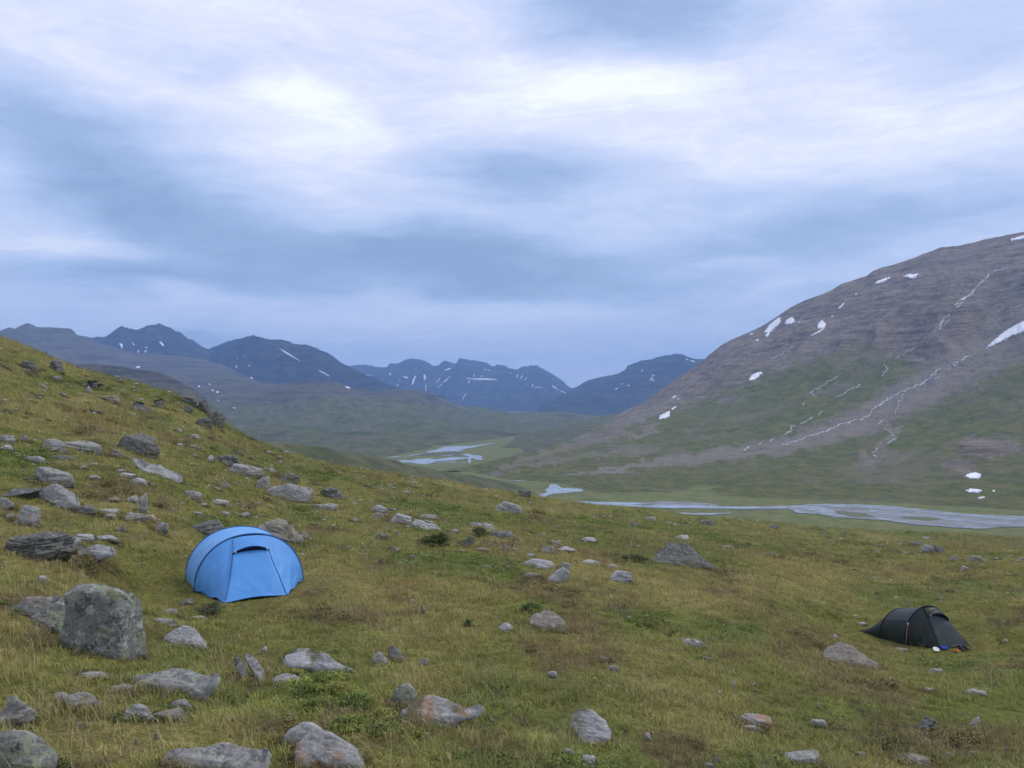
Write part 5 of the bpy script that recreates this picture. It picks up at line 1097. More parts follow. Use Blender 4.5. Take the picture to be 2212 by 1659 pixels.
# scattered smaller stones between them
rs = np.random.RandomState(77)
zones = [(0, 880, 480, 1130, 46), (480, 980, 900, 1240, 40), (0, 1130, 380, 1260, 16), (900, 1130, 1500, 1260, 30), (40, 1440, 640, 1640, 14), (1500, 1170, 2200, 1300, 28), (1600, 1450, 2200, 1640, 20), (60, 780, 420, 900, 22), (800, 1280, 1600, 1640, 12)]
for (a, b, c, d, n) in zones:
    k = 0; tries = 0; n = int(n * .7)
    while k < n and tries < n * 30:
        tries += 1
        u = rs.uniform(a, c); v = rs.uniform(b, d)
        if any(r['box'][0] - 5 < u < r['box'][2] + 5 and r['box'][1] - 4 < v < r['box'][3] + 6 for r in ROCKS): continue
        if 390 < u < 670 and 1110 < v < 1330 or 1840 < u < 2110 and 1290 < v < 1420: continue
        gx_, gy_, gz_ = pix_ground(u, v)
        if gy_ > 180: continue
        if v < 735 + (u / 480) * 190 and u < 480: continue
        wpx = rs.uniform(4.5, 12) * (1 + .5 * (v > 1300)); 
        place_rock(0, (u - wpx / 2, v - wpx * rs.uniform(.22, .45), u + wpx / 2, v), rs.choice(list('SRSST')), rs.choice(list('ggpbbd')), roll=rs.uniform(-15, 15)); k += 1

# names and labels: what each is like and where it lies, counted outward from its nearest landmark rock
LOOK = {'g': 'grey', 'p': 'pale', 'd': 'dark', 'o': 'orange lichened', 'l': 'green lichened', 'b': 'brownish'}
SHAPE = {'S': 'flat', 'B': 'blocky', 'R': 'rounded', 'P': 'pointed', 'T': 'ragged'}
anch = [r for r in ROCKS if r['short']]
anch2 = [(0.5 * (r['box'][0] + r['box'][2]), 0.5 * (r['box'][1] + r['box'][3]), r['short']) for r in anch]
anch2 += [(528, 1220, 'blue tent'), (1975, 1355, 'dark tent'), (942, 1163, 'juniper bush'), (1400, 1355, 'mossy mound')]
ORD = ['', 'second ', 'third ', 'fourth ', 'fifth ', 'sixth ', 'seventh ', 'eighth ', 'ninth ', 'tenth ']
groups = {}
for r in ROCKS:
    if r['label']: continue
    cu_, cv_ = .5 * (r['box'][0] + r['box'][2]), .5 * (r['box'][1] + r['box'][3])
    k = min(range(len(anch2)), key=lambda i: math.hypot(anch2[i][0] - cu_, 1.6 * (anch2[i][1] - cv_)))
    du, dv = cu_ - anch2[k][0], cv_ - anch2[k][1]
    side = ('right of' if du > 0 else 'left of') if abs(du) > 1.3 * abs(dv) else ('below' if dv > 0 else 'above')
    size = 'tiny' if r['box'][2] - r['box'][0] < 9 else 'small' if r['box'][2] - r['box'][0] < 26 else 'medium' if r['box'][2] - r['box'][0] < 60 else 'large'
    groups.setdefault((size, r['mk'], r['kind'], side, k), []).append((math.hypot(du, dv), r))
for (size, mk, kind, side, k), lst in groups.items():
    lst.sort(key=lambda q: q[0])
    for i, (_, r) in enumerate(lst):
        n = ORD[i] + 'nearest ' if len(lst) > 1 else ''
        r['label'] = f"{n}{size} {LOOK[mk]} {SHAPE[kind]} stone {side} the {anch2[k][2]}"
for r in ROCKS:
    wpx = r['box'][2] - r['box'][0]
    nm = 'rock_outcrop' if r['kind'] == 'T' and wpx > 30 else 'flat_rock' if r['kind'] == 'S' and wpx > 26 else 'boulder' if wpx > 26 else 'stone'
    r['me'].name = nm
    grp = 'rocks strewn over the slope' if wpx > 26 else 'small stones in the grass'
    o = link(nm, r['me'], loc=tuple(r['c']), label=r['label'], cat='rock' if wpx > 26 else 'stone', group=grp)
    r['obj'] = o
# specks of stone too small to count
sp_v = []; sp_f = []; D3, F3 = ico(1)
rs = np.random.RandomState(5)
sp_k = 0
for _ in range(6000):
    if sp_k > 900: break
    Y = math.exp(rs.uniform(math.log(16), math.log(170))); s = rs.uniform(-.66, .66)
    dens = .25 + .75 * (s < -.1) * (Y > 18)
    if rs.rand() > dens: continue
    x_, y_ = s * Y, Y; z_ = float(ground_z(x_, y_)[0])
    if abs(x_ - TENTS['blue'][0]) < 2 and abs(y_ - TENTS['blue'][1]) < 2.4 or abs(x_ - TENTS['dark'][0]) < 2.4 and abs(y_ - TENTS['dark'][1]) < 3: continue
    r_ = rs.uniform(.5, 1.7) * .0014 * Y
    V = D3 * r_ * np.array([rs.uniform(1, 1.8), rs.uniform(.8, 1.4), rs.uniform(.5, .9)]) * (1 + .2 * rs.normal(size=(len(D3), 1)))
    sp_f.append(F3 + len(D3) * sp_k); sp_v.append(V + np.array([x_, y_, z_ + .2 * r_])); sp_k += 1
link('scattered_stones', mesh_np('scattered_stones', np.vstack(sp_v), np.vstack(sp_f), False, RM['p'], {'low': ('FLOAT', np.zeros(len(D3) * sp_k))}), kind='stuff', label='tiny stone chips peppering the slope')
# ---------------------------------------------------------------- tents
def fabric(name, col, col2, wr=1.0, trans=.0):
    m, t, b = material(name)
    P = t.new('ShaderNodeTexCoord').outputs['Object']
    n = t.noise(P, 2.2, 4, .6, .5); n2 = t.noise(P, 9, 4, .6, .8)
    t.put(b.inputs['Base Color'], t.mix(t.rng(n, .3, .7), col, col2))
    b.inputs['Roughness'].default_value = .55; b.inputs['Specular IOR Level'].default_value = .4
    t.put(b.inputs['Normal'], t.bump(n, .25 * wr, .10))
    return m
M_BLUE = fabric('blue_nylon', (.072, .265, .60), (.092, .30, .65))
M_BLUE2 = fabric('light_blue_nylon', (.12, .34, .68), (.15, .38, .72))
M_BLUE3 = fabric('door_blue_nylon', (.068, .265, .61), (.082, .295, .65), .7)
M_NAVY, _, _ = mat_simple('navy_webbing', (.03, .09, .24), .6)
M_DARK_SHADE = fabric('dark_green_nylon_shaded', (.009, .015, .012), (.013, .020, .017))  # colour darkened, partly painting in the shade on the tent's left side
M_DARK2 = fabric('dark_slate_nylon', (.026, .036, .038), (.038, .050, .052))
M_BLACK, _, _ = mat_simple('black_mesh', (.008, .012, .03), .8)
M_WHITE, _, _ = mat_simple('white_toggle', (.75, .75, .72), .5)
M_RED, _, _ = mat_simple('red_cord', (.38, .13, .10), .7)
M_STEEL, _, _ = mat_simple('grey_aluminium', (.35, .35, .36), .4)

def tube(pts, r, seg=6):
    V = []; Fc = []
    P_ = [Vector(p) for p in pts]
    for i, p in enumerate(P_):
        d = (P_[min(i + 1, len(P_) - 1)] - P_[max(i - 1, 0)]).normalized()
        a = d.cross(Vector((0, 0, 1)));
        if a.length < .1: a = d.cross(Vector((1, 0, 0)))
        a.normalize(); b = d.cross(a)
        for k in range(seg):
            an = 6.28318 * k / seg; V.append(tuple(p + (a * math.cos(an) + b * math.sin(an)) * r))
    for i in range(len(P_) - 1):
        for k in range(seg):
            Fc.append([i * seg + k, i * seg + (k + 1) % seg, (i + 1) * seg + (k + 1) % seg, (i + 1) * seg + k])
    Fc.append(list(range(seg))[::-1]); Fc.append([(len(P_) - 1) * seg + k for k in range(seg)])
    return V, Fc
def surf(fn, nu, nv):
    V = [fn(i / nu, j / nv) for i in range(nu + 1) for j in range(nv + 1)]
    Fc = [[i * (nv + 1) + j, i * (nv + 1) + j + 1, (i + 1) * (nv + 1) + j + 1, (i + 1) * (nv + 1) + j] for i in range(nu) for j in range(nv)]
    return V, Fc
def lerp(a, b, t): return tuple(a[i] * (1 - t) + b[i] * t for i in range(3))
def on_ground(u, v, z): Y = F * -z / (v - VH); return ((u - UC) / F * Y, Y, z)

def hoop_fn(a, b, height, pw=2.15, lean=(0, 0)):
    """arch from ground point a to ground point b; t in 0..1"""
    def f(t):
        an = math.pi * t; c = math.cos(an); s = math.sin(an)
        cx = math.copysign(abs(c) ** (2 / pw), c); sz_ = abs(s) ** (2 / pw)
        k = .5 - .5 * cx
        p = lerp(a, b, k)
        return (p[0] + lean[0] * sz_, p[1] + lean[1] * sz_, p[2] + height * sz_)
    return f
def make_tent(name, label, mats, hA, hB, height, rear, rear_h, cornerL, cornerR, tail, tA, tB, guys, seed, skew=0.0, hood=.30, cord=M_RED, fold=1.0, shade_span=0):
    """hA,hB foot points of the front arch; rear = (a,b); cornerL/R = front corners of the door; tA,tB = arch span of the door panel"""
    MA, MB_, MD, MW = mats
    org = Vector([(hA[i] + hB[i]) / 2 for i in range(3)])
    root = bpy.data.objects.new(name, None); COL.objects.link(root); root.location = org
    root['label'] = label; root['category'] = 'tent'; root.empty_display_size = .3
    loc = lambda p: (p[0] - org.x, p[1] - org.y, p[2] - org.z)
    def part(nm, VF, mat, smooth=True, parent=root, label=None):
        V, Fc = VF
        return link(nm, mesh_np(nm, [loc(p) for p in V], Fc, smooth, mat), parent, label=label)
    ex = (Vector(hB) - Vector(hA)).normalized(); fw = ex.cross(Vector((0, 0, 1))).normalized()      # towards the door
    if fw.dot((Vector(cornerL) + Vector(cornerR)) / 2 - org) < 0: fw = -fw
    fh = hoop_fn(hA, hB, height); rh = hoop_fn(rear[0], rear[1], rear_h)
    rs = np.random.RandomState(seed); ph = rs.uniform(0, 6, 6)
    def canopy(i, j):
        p = lerp(fh(i), rh(i), j)
        sag = -.035 * math.sin(math.pi * j) * (.4 + .6 * math.sin(math.pi * i))
        wr = .010 * fold * math.sin(26 * i + 5 * j + ph[0]) * (1 - math.sin(math.pi * i)) * math.sin(math.pi * j)
        c = lerp(hA, hB, .5); o = Vector(p) - Vector((c[0], c[1], p[2] - .001)); o2 = Vector((ex.x, ex.y, 0)) * (1 if i > .5 else -1) * abs(math.cos(math.pi * i))
        o2 += Vector((0, 0, math.sin(math.pi * i)))
        return tuple(Vector(p) + o2 * (sag + wr))
    if shade_span:
        part('canopy', surf(lambda i, j: canopy(shade_span + (1 - shade_span) * i, j), 40, 16), MB_)
        part('shaded_canopy_side', surf(lambda i, j: canopy(shade_span * i, j), 12, 16), MA)  # lower canopy below the crease, split off to take the painted shade
    else: part('canopy', surf(canopy, 48, 16), MB_)
    tp = Vector(tail)
    def tailf(i, j):
        a = rh(i); base = lerp(rear[0], rear[1], i); e = Vector(lerp(base, tuple(tp), .88 if i in (0,) else .9)); e.z = org.z + .02
        q = Vector(a) * (1 - j) + e * j; q.z -= .10 * math.sin(math.pi * j) * (a[2] - org.z); q.z = max(q.z, org.z + .01)
        return tuple(q)
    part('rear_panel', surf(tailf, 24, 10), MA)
    # vestibule: side panels and door ruled from the arch to the front line
    def g_ruled(t):
        if t < tA: return lerp(hA, cornerL, (t / tA) ** .8)
        if t > tB: return lerp(hB, cornerR, ((1 - t) / (1 - tB)) ** .8)
        return lerp(cornerL, cornerR, (t - tA) / (tB - tA))
    midc = (Vector(cornerL) + Vector(cornerR)) / 2; midt = Vector(fh((tA + tB) / 2))
    def vest(t, j, off=0.0):
        a = Vector(fh(t)); e = Vector(g_ruled(t)); p = a * (1 - j) + e * j
        ed = min(abs(t - tA), abs(t - tB))
        out = fw * .5 + Vector((0, 0, .8))
        exc = (Vector(g_ruled(t)) - midc).dot(ex) - (Vector(fh(t)) - midt).dot(ex)
        wgt = 1.0 if tA <= t <= tB else (t / tA if t < tA else (1 - t) / (1 - tB)) ** 1.0
        p += ex * (exc * wgt * (j ** 1.55 - j) * .9)
        p += out * (.05 * math.sin(math.pi * j ** .8) * (1 if tA < t < tB else .5))
        fold_ = .020 * fold * math.sin(40 * t + ph[1] + 9 * j) * math.exp(-((j - .9) / .22) ** 2) + .010 * fold * math.sin(17 * t + 13 * j + ph[2]) + .02 * fold * sum(math.exp(-(((t - c_) - k_ * (1 - j)) / .008) ** 2) * sstep(.55, 1, j) for c_, k_ in ((.52, .12), (.52, -.18), (.2, .2), (.8, -.15), (.52, -.42)))
        if t < tA or t > tB: fold_ += -.03 * math.exp(-((ed) / .03) ** 2) * math.sin(math.pi * j) + .012 * math.sin(60 * (t + .12 * j) + ph[3]) * sstep(.1, .9, j)
        p += out * float(fold_) * math.sin(math.pi * min(1, j * 1.0)) ** .5
        if j > .97: p.z += .03 + .025 * math.sin(31 * t + ph[4])
        return tuple(p + out * off)
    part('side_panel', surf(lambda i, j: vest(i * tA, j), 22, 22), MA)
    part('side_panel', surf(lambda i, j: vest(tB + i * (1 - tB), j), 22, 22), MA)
    j0 = hood
    part('door', surf(lambda i, j: vest(tA + i * (tB - tA), j0 * .75 + j * (1 - j0 * .75)), 26, 24), MD)
    # hood over the door, its front edge stands off the fabric and arches; dark mesh shows below it
    def hoodf(i, j):
        s = math.sin(math.pi * i); t = tA + i * (tB - tA); p = Vector(vest(t, .035 + j * (j0 - .035 - .045 * s)))
        cr = .012 * math.sin(9 * i + 14 * j) * s
        return tuple(p + fw * ((.02 + .09 * j * s) + cr) + Vector((0, 0, .015 + .03 * j * s + .4 * cr)))
    hd = part('vent_hood', surf(hoodf, 20, 10), MA)
    part('hood_edge', tube([hoodf(i / 20, 1) for i in range(21)], .011), MW, parent=root)
    def meshf(i, j):
        t = tA + i * (tB - tA); s = math.sin(math.pi * i); a = Vector(hoodf(i, 1)) - fw * .01 ; b_ = Vector(vest(t, j0 + .004 + .004 * s, .006))
        return tuple(a * (1 - j) + b_ * j)
    part('vent_mesh', surf(meshf, 20, 4), M_BLACK)
    for i_ in (.07, .93):
        p = Vector(hoodf(i_, 1.0)) + fw * .02
        part('toggle', tube([tuple(p + Vector((0, 0, .025))), tuple(p), tuple(p - Vector((0, 0, .025)) + ex * .01)], .011), M_WHITE)
    for tt in (tA, tB):
        part('zip', tube([vest(tt, j0 * .8 + (1 - j0 * .8) * q / 18, .008) for q in range(19)], .0075, 5), MW)
        c = Vector(g_ruled(tt))
        part('peg', tube([tuple(c + fw * .05 + Vector((0, 0, .06))), tuple(c + fw * .02 + Vector((0, 0, -.04)))], .008, 5), M_STEEL)
    part('pole_sleeve', tube([fh(q / 40) for q in range(41)], .020, 7), MW)
    part('pole_sleeve', tube([rh(q / 40) for q in range(41)], .016, 7), MW)
    part('hem', tube([vest(q / 40, 1.0) for q in range(41)], .011, 5), MW)
    for (a, b_) in guys:
        a = Vector(a); b_ = Vector(b_)
        part('guy_line', tube([tuple(a * (1 - q / 6) + b_ * (q / 6) - Vector((0, 0, .02 * math.sin(math.pi * q / 6)))) for q in range(7)], .006, 4), cord)
        part('toggle', tube([tuple(a * .9 + b_ * .1), tuple(a * .86 + b_ * .14)], .010, 5), M_WHITE)
        part('peg', tube([tuple(b_ + Vector((0, 0, .05))), tuple(b_ - Vector((0, 0, .05)))], .008, 5), M_STEEL)
    return root, fh, rh
def p4(x, y): return 367.2 + .1465 * x, 1107.1 + .1465 * y
zB = TENTS['blue'][2]
bA = on_ground(*p4(358, 1165), zB); bB = on_ground(*p4(1955, 1000), zB)
ax_ = (Vector(bB) - Vector(bA)).normalized(); back = Vector((-ax_.y, ax_.x, 0))
rA = on_ground(*p4(232, 975), zB); rB = tuple(Vector(bB) + (Vector(rA) - Vector(bA)) * .95)
cL = on_ground(*p4(808, 1345), zB); cR = on_ground(*p4(1735, 1225), zB)
tl = tuple((Vector(rA) + Vector(rB)) / 2 + back * .9)
make_tent('tent', 'bright blue hooped tent pitched among rocks on the left', (M_BLUE, M_BLUE2, M_BLUE3, M_NAVY), bA, bB, 1.045, (rA, rB), 1.02, cL, cR, tl, .405, .575,
          [(tuple(Vector(bB) + Vector((-.12, 0, .62))), tuple(Vector(bB) + ax_ * .95 + Vector((0, -.3, .02)))), (tuple(Vector(rA) + Vector((.08, 0, .55))), tuple(Vector(rA) - ax_ * .6 + Vector((0, .1, .02))))], 3, hood=.29)
def p5(x, y): return (3400 + .2351 * x) / 1.8517, (2380 + .2351 * y) / 1.8517
zD = TENTS['dark'][2]
dA = on_ground(*p5(925, 850), zD); dx = (1700 - 925) * .12695
dB = on_ground(p5(1690, 0)[0], p5(0, 765)[1], zD)
cL2 = on_ground(*p5(1535, 925), zD); cR2 = on_ground(*p5(2030, 868), zD)
rA2 = on_ground(*p5(500, 735), zD); rB2 = tuple(Vector(rA2) + (Vector(dB) - Vector(dA)) * .92)
tl2 = on_ground(*p5(150, 612), zD)
gl2 = on_ground(*p5(905, 880), zD)
root2, fh2, rh2 = make_tent('tent', 'dark green low tunnel tent pitched in the grass on the right', (M_DARK_SHADE, M_DARK2, M_DARK2, M_BLACK), dA, dB, 1.16, (rA2, rB2), .90, cL2, cR2, tl2, .44, .74,
          [], 9, hood=.26, fold=.8, shade_span=.22)
fo = Vector(root2.location)
gp = Vector(fh2(.17))
def dpart(nm, VF, mat):
    V, Fc = VF; return link(nm, mesh_np(nm, [tuple(Vector(p) - fo) for p in V], Fc, True, mat), root2)
dpart('guy_line', tube([tuple(gp + Vector((-.01, -.03, 0))), tuple(Vector(gl2) + Vector((0, -.12, .02)))], .009, 5), M_RED)
dpart('toggle', tube([tuple(gp + Vector((0, -.03, .08))), tuple(gp + Vector((0, -.03, 0)))], .016, 5), M_WHITE)
rp = Vector(rh2(.5)); dpart('guy_line', tube([tuple(Vector(lerp(rA2, rB2, .4)) + Vector((-.1, .1, .35))), tl2], .010, 5), M_BLACK)

# kit by the dark tent's door
def lump(name, mat, loc, size, seed, label, cat, kind='R', sub=4):
    V, Fc = rock_verts(sub, kind, seed, size, 0, 10)
    me = mesh_np(name, V * np.array(size), Fc, True, mat)
    return link(name, me, loc=loc, label=label, cat=cat)
M_CLOTHB, _, _ = mat_simple('royal_blue_cloth', (.01, .05, .42), .7); M_ORANGE, _, _ = mat_simple('orange_plastic', (.62, .13, .04), .6); M_SHOE, _, _ = mat_simple('grey_boot', (.05, .05, .055), .8)
q = on_ground(*p5(1610, 935), zD); lump('stuff_sack', M_CLOTHB, (q[0], q[1], zD + .07), (.24, .16, .13), 501, 'crumpled royal blue stuff sack at the door of the dark tent', 'bag')
q = on_ground(*p5(1810, 985), zD); lump('plastic_bag', M_ORANGE, (q[0], q[1], zD + .06), (.20, .14, .09), 503, 'small orange bag lying in front of the dark tent', 'bag')
q = on_ground(*p5(1460, 965), zD)
def lathe(prof, seg=20):
    V = []; Fc = []
    for r_, z_ in prof:
        for k in range(seg): V.append((r_ * math.cos(6.28318 * k / seg), r_ * math.sin(6.28318 * k / seg), z_))
    for i in range(len(prof) - 1):
        for k in range(seg): Fc.append([i * seg + k, i * seg + (k + 1) % seg, (i + 1) * seg + (k + 1) % seg, (i + 1) * seg + k])
    return V, Fc
V, Fc = lathe([(.001, 0), (.05, 0), (.06, .015), (.09, .045), (.095, .05), (.09, .053), (.055, .022), (.001, .016)])
o = link('bowl', mesh_np('bowl', V, Fc, True, M_WHITE), loc=(q[0], q[1], zD + .045), label='white bowl in the grass in front of the dark tent', cat='bowl'); o.rotation_euler = (R(25), 0, 0)
q = on_ground(*p5(1905, 950), zD)
def boot(sx):
    V = []; Fc = []; prof = [(-.13, .045, .0, .20), (-.10, .05, .0, .22), (-.04, .048, .0, .20), (.02, .046, .0, .10), (.08, .05, .0, .08), (.13, .045, .0, .06), (.16, .02, .01, .03)]
    for (x_, w_, b_, t_) in prof:
        for k in range(10):
            an = 6.28318 * k / 10; V.append((x_, w_ * math.cos(an), b_ + (t_ - b_) * (.5 + .5 * math.sin(an))))
    for i in range(len(prof) - 1):
        for k in range(10): Fc.append([i * 10 + k, i * 10 + (k + 1) % 10, (i + 1) * 10 + (k + 1) % 10, (i + 1) * 10 + k])
    Fc.append(list(range(10))[::-1]); Fc.append([60 + k for k in range(10)])
    return V, Fc
for k, (dx_, lab) in enumerate([(0, 'left of two dark boots in front of the dark tent'), (.15, 'right of two dark boots in front of the dark tent')]):
    V, Fc = boot(1); o = link('boot', mesh_np('boot', V, Fc, True, M_SHOE), loc=(q[0] + dx_, q[1] + .02 * k, zD + .03), label=lab, cat='boot', group='boots by the dark tent'); o.rotation_euler = (0, 0, R(-60 + 25 * k)); o.scale = (.85, .85, .7)

# ---------------------------------------------------------------- vegetation: tufts and leaf clumps
def leaf_mat(name, blade, stemmix=None):
    m, t, b = material(name)
    at = t.new('ShaderNodeAttribute'); at.attribute_type = 'INSTANCER'; at.attribute_name = 'tone'
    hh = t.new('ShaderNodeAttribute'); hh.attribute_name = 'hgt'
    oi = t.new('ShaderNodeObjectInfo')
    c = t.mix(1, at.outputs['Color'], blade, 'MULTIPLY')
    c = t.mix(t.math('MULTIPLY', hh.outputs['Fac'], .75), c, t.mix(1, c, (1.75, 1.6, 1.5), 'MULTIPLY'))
    if stemmix: c = t.mix(t.rng(oi.outputs['Random'], 0, 1, stemmix[0], stemmix[1]), c, stemmix[2])
    t.put(b.inputs['Base Color'], c); b.inputs['Roughness'].default_value = .75; b.inputs['Specular IOR Level'].default_value = .25
    return m
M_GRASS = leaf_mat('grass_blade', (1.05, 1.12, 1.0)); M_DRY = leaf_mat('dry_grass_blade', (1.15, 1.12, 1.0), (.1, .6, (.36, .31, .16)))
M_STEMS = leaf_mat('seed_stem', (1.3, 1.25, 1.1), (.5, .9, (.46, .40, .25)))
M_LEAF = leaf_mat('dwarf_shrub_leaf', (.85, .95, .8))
def tuft_mesh(n, hgt, wid, spread, lean, seed, mat, rad=.05):
    rs = np.random.RandomState(seed); V = []; Fc = []; Hh = []
    for i in range(n):
        a = rs.uniform(0, 6.283); r_ = rad * math.sqrt(rs.rand()); b = np.array([r_ * math.cos(a), r_ * math.sin(a), -.015])
        d = rs.uniform(0, 6.283); l = hgt * rs.uniform(.45, 1.1); ln = lean * rs.uniform(.2, 1.2); w_ = wid * rs.uniform(.6, 1.2)
        dv = np.array([math.cos(d), math.sin(d), 0]); sv = np.array([-dv[1], dv[0], 0]); k0 = len(V)
        for q, (f, wf) in enumerate([(0, 1), (.4, .85), (.75, .5)]):
            c = b + dv * ln * l * f * f + np.array([0, 0, l * f * (1 - .25 * ln * f)])
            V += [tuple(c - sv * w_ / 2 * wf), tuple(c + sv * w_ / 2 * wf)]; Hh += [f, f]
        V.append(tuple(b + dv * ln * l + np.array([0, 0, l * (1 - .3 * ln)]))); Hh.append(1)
        Fc += [[k0, k0 + 1, k0 + 3, k0 + 2], [k0 + 2, k0 + 3, k0 + 5, k0 + 4], [k0 + 4, k0 + 5, k0 + 6]]
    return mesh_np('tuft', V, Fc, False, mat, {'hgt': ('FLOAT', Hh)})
def leaves_mesh(n, size, dim, seed, mat, name='leafy_clump'):
    rs = np.random.RandomState(seed); V = []; Fc = []; Hh = []
    for i in range(n):
        d = rs.normal(size=3); d /= np.linalg.norm(d); d[2] = abs(d[2]); rr = rs.rand() ** .35
        c = d * rr * np.array(dim); nrm = d + rs.normal(size=3) * .7; nrm /= np.linalg.norm(nrm)
        a = np.cross(nrm, rs.normal(size=3)); a /= np.linalg.norm(a); b = np.cross(nrm, a); s_ = size * rs.uniform(.6, 1.3)
        k0 = len(V); V += [tuple(c - a * s_), tuple(c + b * s_ * .5), tuple(c + a * s_), tuple(c - b * s_ * .5)]; Hh += [min(1, c[2] / dim[2])] * 4
        Fc.append([k0, k0 + 1, k0 + 2, k0 + 3])
    return mesh_np(name, V, Fc, False, mat, {'hgt': ('FLOAT', Hh)})
proto = bpy.data.collections.new('tuft_kinds')
kinds = [
 tuft_mesh(30, .060, .0050, 1, .8, 1, M_GRASS, .06), tuft_mesh(34, .048, .0050, 1, 1.0, 2, M_GRASS, .07), tuft_mesh(22, .085, .0046, 1, .7, 3, M_GRASS),
 tuft_mesh(18, .10, .0036, 1, .7, 4, M_DRY, .06), tuft_mesh(10, .165, .0030, 1, .5, 5, M_DRY, .05), tuft_mesh(26, .070, .0042, 1, .9, 6, M_DRY, .06),
 leaves_mesh(60, .011, (.07, .07, .05), 7, M_LEAF), leaves_mesh(80, .013, (.09, .08, .07), 8, M_LEAF),
 tuft_mesh(6, .27, .0030, 1, .45, 9, M_STEMS, .07),
]
for i, me in enumerate(kinds):
    o = bpy.data.objects.new('tuft_%d' % i, me); proto.objects.link(o)
def scatter(name, pts, idx, scl, tone, label, kind='stuff', parent=None, extra=None):
    n = len(pts); me = bpy.data.meshes.new(name); me.vertices.add(n); me.vertices.foreach_set('co', np.asarray(pts, np.float32).ravel())
    rs = np.random.RandomState(3)
    def at(nm, ty, d):
        a = me.attributes.new(nm, ty, 'POINT'); a.data.foreach_set('color' if ty == 'FLOAT_COLOR' else 'vector' if ty == 'FLOAT_VECTOR' else 'value', d.ravel())
    at('kind_index', 'INT', idx.astype(np.int32)); at('scl', 'FLOAT', scl.astype(np.float32))
    at('rot', 'FLOAT_VECTOR', np.stack([rs.normal(0, .12, n), rs.normal(0, .12, n), rs.uniform(0, 6.283, n)], 1).astype(np.float32))
    at('tone', 'FLOAT_COLOR', np.hstack([tone, np.ones((n, 1))]).astype(np.float32))
    ng = bpy.data.node_groups.new(name + '_nodes', 'GeometryNodeTree')
    ng.interface.new_socket('Geometry', in_out='INPUT', socket_type='NodeSocketGeometry'); ng.interface.new_socket('Geometry', in_out='OUTPUT', socket_type='NodeSocketGeometry')
    N_ = ng.nodes; Lk = ng.links
    gi = N_.new('NodeGroupInput'); go = N_.new('NodeGroupOutput'); ip = N_.new('GeometryNodeInstanceOnPoints'); ci = N_.new('GeometryNodeCollectionInfo')
    ci.inputs['Collection'].default_value = proto; ci.inputs['Separate Children'].default_value = True; ci.inputs['Reset Children'].default_value = True
    def na(nm, ty):
        q = N_.new('GeometryNodeInputNamedAttribute'); q.data_type = ty; q.inputs['Name'].default_value = nm; return q.outputs['Attribute']
    Lk.new(gi.outputs[0], ip.inputs['Points']); Lk.new(ci.outputs[0], ip.inputs['Instance']); ip.inputs['Pick Instance'].default_value = True
    Lk.new(na('kind_index', 'INT'), ip.inputs['Instance Index']); Lk.new(na('rot', 'FLOAT_VECTOR'), ip.inputs['Rotation']); Lk.new(na('scl', 'FLOAT'), ip.inputs['Scale'])
    Lk.new(ip.outputs[0], go.inputs[0])
    o = link(name, me, parent, label=label, kind=kind)
    md = o.modifiers.new('grow', 'NODES'); md.node_group = ng
    return o
rs = np.random.RandomState(99)
def cloud(y0, y1, dens, smax=.74):
    area = smax * 2 * (y1 ** 2 - y0 ** 2) / 2 + (y1 - y0) * 1.2
    n = int(area * dens); yy = np.sqrt(rs.uniform(y0 ** 2, y1 ** 2, n)); xx = rs.uniform(-1, 1, n) * (smax * yy + .6)
    return xx, yy
bands = [(3.6, 9, 210, 1.0), (9, 16, 110, 1.25), (16, 28, 42, 1.8), (28, 55, 13, 3.0), (55, 100, 4.2, 4.6), (100, 200, 1.1, 6.5)]
PX = []; PY = []; SC = []
for (a, b, dn, s_) in bands:
    xx, yy = cloud(a, b, dn); PX.append(xx); PY.append(yy); SC.append(np.full(len(xx), s_) * (1 + .3 * (yy - a) / (b - a)))
PX = np.concatenate(PX); PY = np.concatenate(PY); SC = np.concatenate(SC)
keep = rs.rand(len(PX)) < np.clip(.62 + 1.1 * fbm(PX / .7, PY / .7, 401, 3) , .12, 1)
for r in ROCKS:
    if r['w'] < .12: continue
    cx, cy = r['c'][0], r['c'][1]; top = .84 if r['kind'] != 'S' else .88
    near = np.abs(PX - cx) < r['w']; q = ((PX - cx) / (r['w'] * .5 * top)) ** 2 + ((PY - cy) / (r['d'] * .5 * top)) ** 2
    keep &= ~(near & (q < 1))
def in_poly_xy(px, py, pts): return in_poly(px, py, [(p[0], p[1]) for p in pts])
keep &= ~in_poly_xy(PX, PY, [rA, rB, bB, cR, cL, bA]); keep &= ~in_poly_xy(PX, PY, [tl, rB, bB, bA, rA]); keep &= ~in_poly_xy(PX, PY, [tl2, rA2, dA, cL2, cR2, dB, rB2])
for (ku, kv) in [(1610, 935), (1810, 985), (1460, 965), (1905, 950)]:
    q = on_ground(*p5(ku, kv), zD); keep &= np.hypot(PX - q[0], PY - q[1]) > .16
PX, PY, SC = PX[keep], PY[keep], SC[keep]
PZ = ground_z(PX, PY); TC = turf_col(PX, PY)
lum = TC.sum(1); straw = (TC[:, 0] - TC[:, 1] > .015) & (TC[:, 0] > .15); brown = (TC[:, 0] > TC[:, 1] * 1.2) & (TC[:, 0] < .16); bri = (TC[:, 1] > TC[:, 0] * 1.28) & (TC[:, 1] > .13)
rr = rs.rand(len(PX)); ki = rs.randint(0, 3, len(PX))
longp = fbm(PX / 1.6, PY / 1.6, 411, 3)
ki = np.where(straw & (rr < .75), rs.randint(3, 6, len(PX)), ki)
ki = np.where(~straw & ~brown & ~bri & (rr < .22 + .35 * (longp > .1)), rs.randint(3, 6, len(PX)), ki)
ki = np.where(brown & (rr < .6), rs.randint(6, 8, len(PX)), ki)
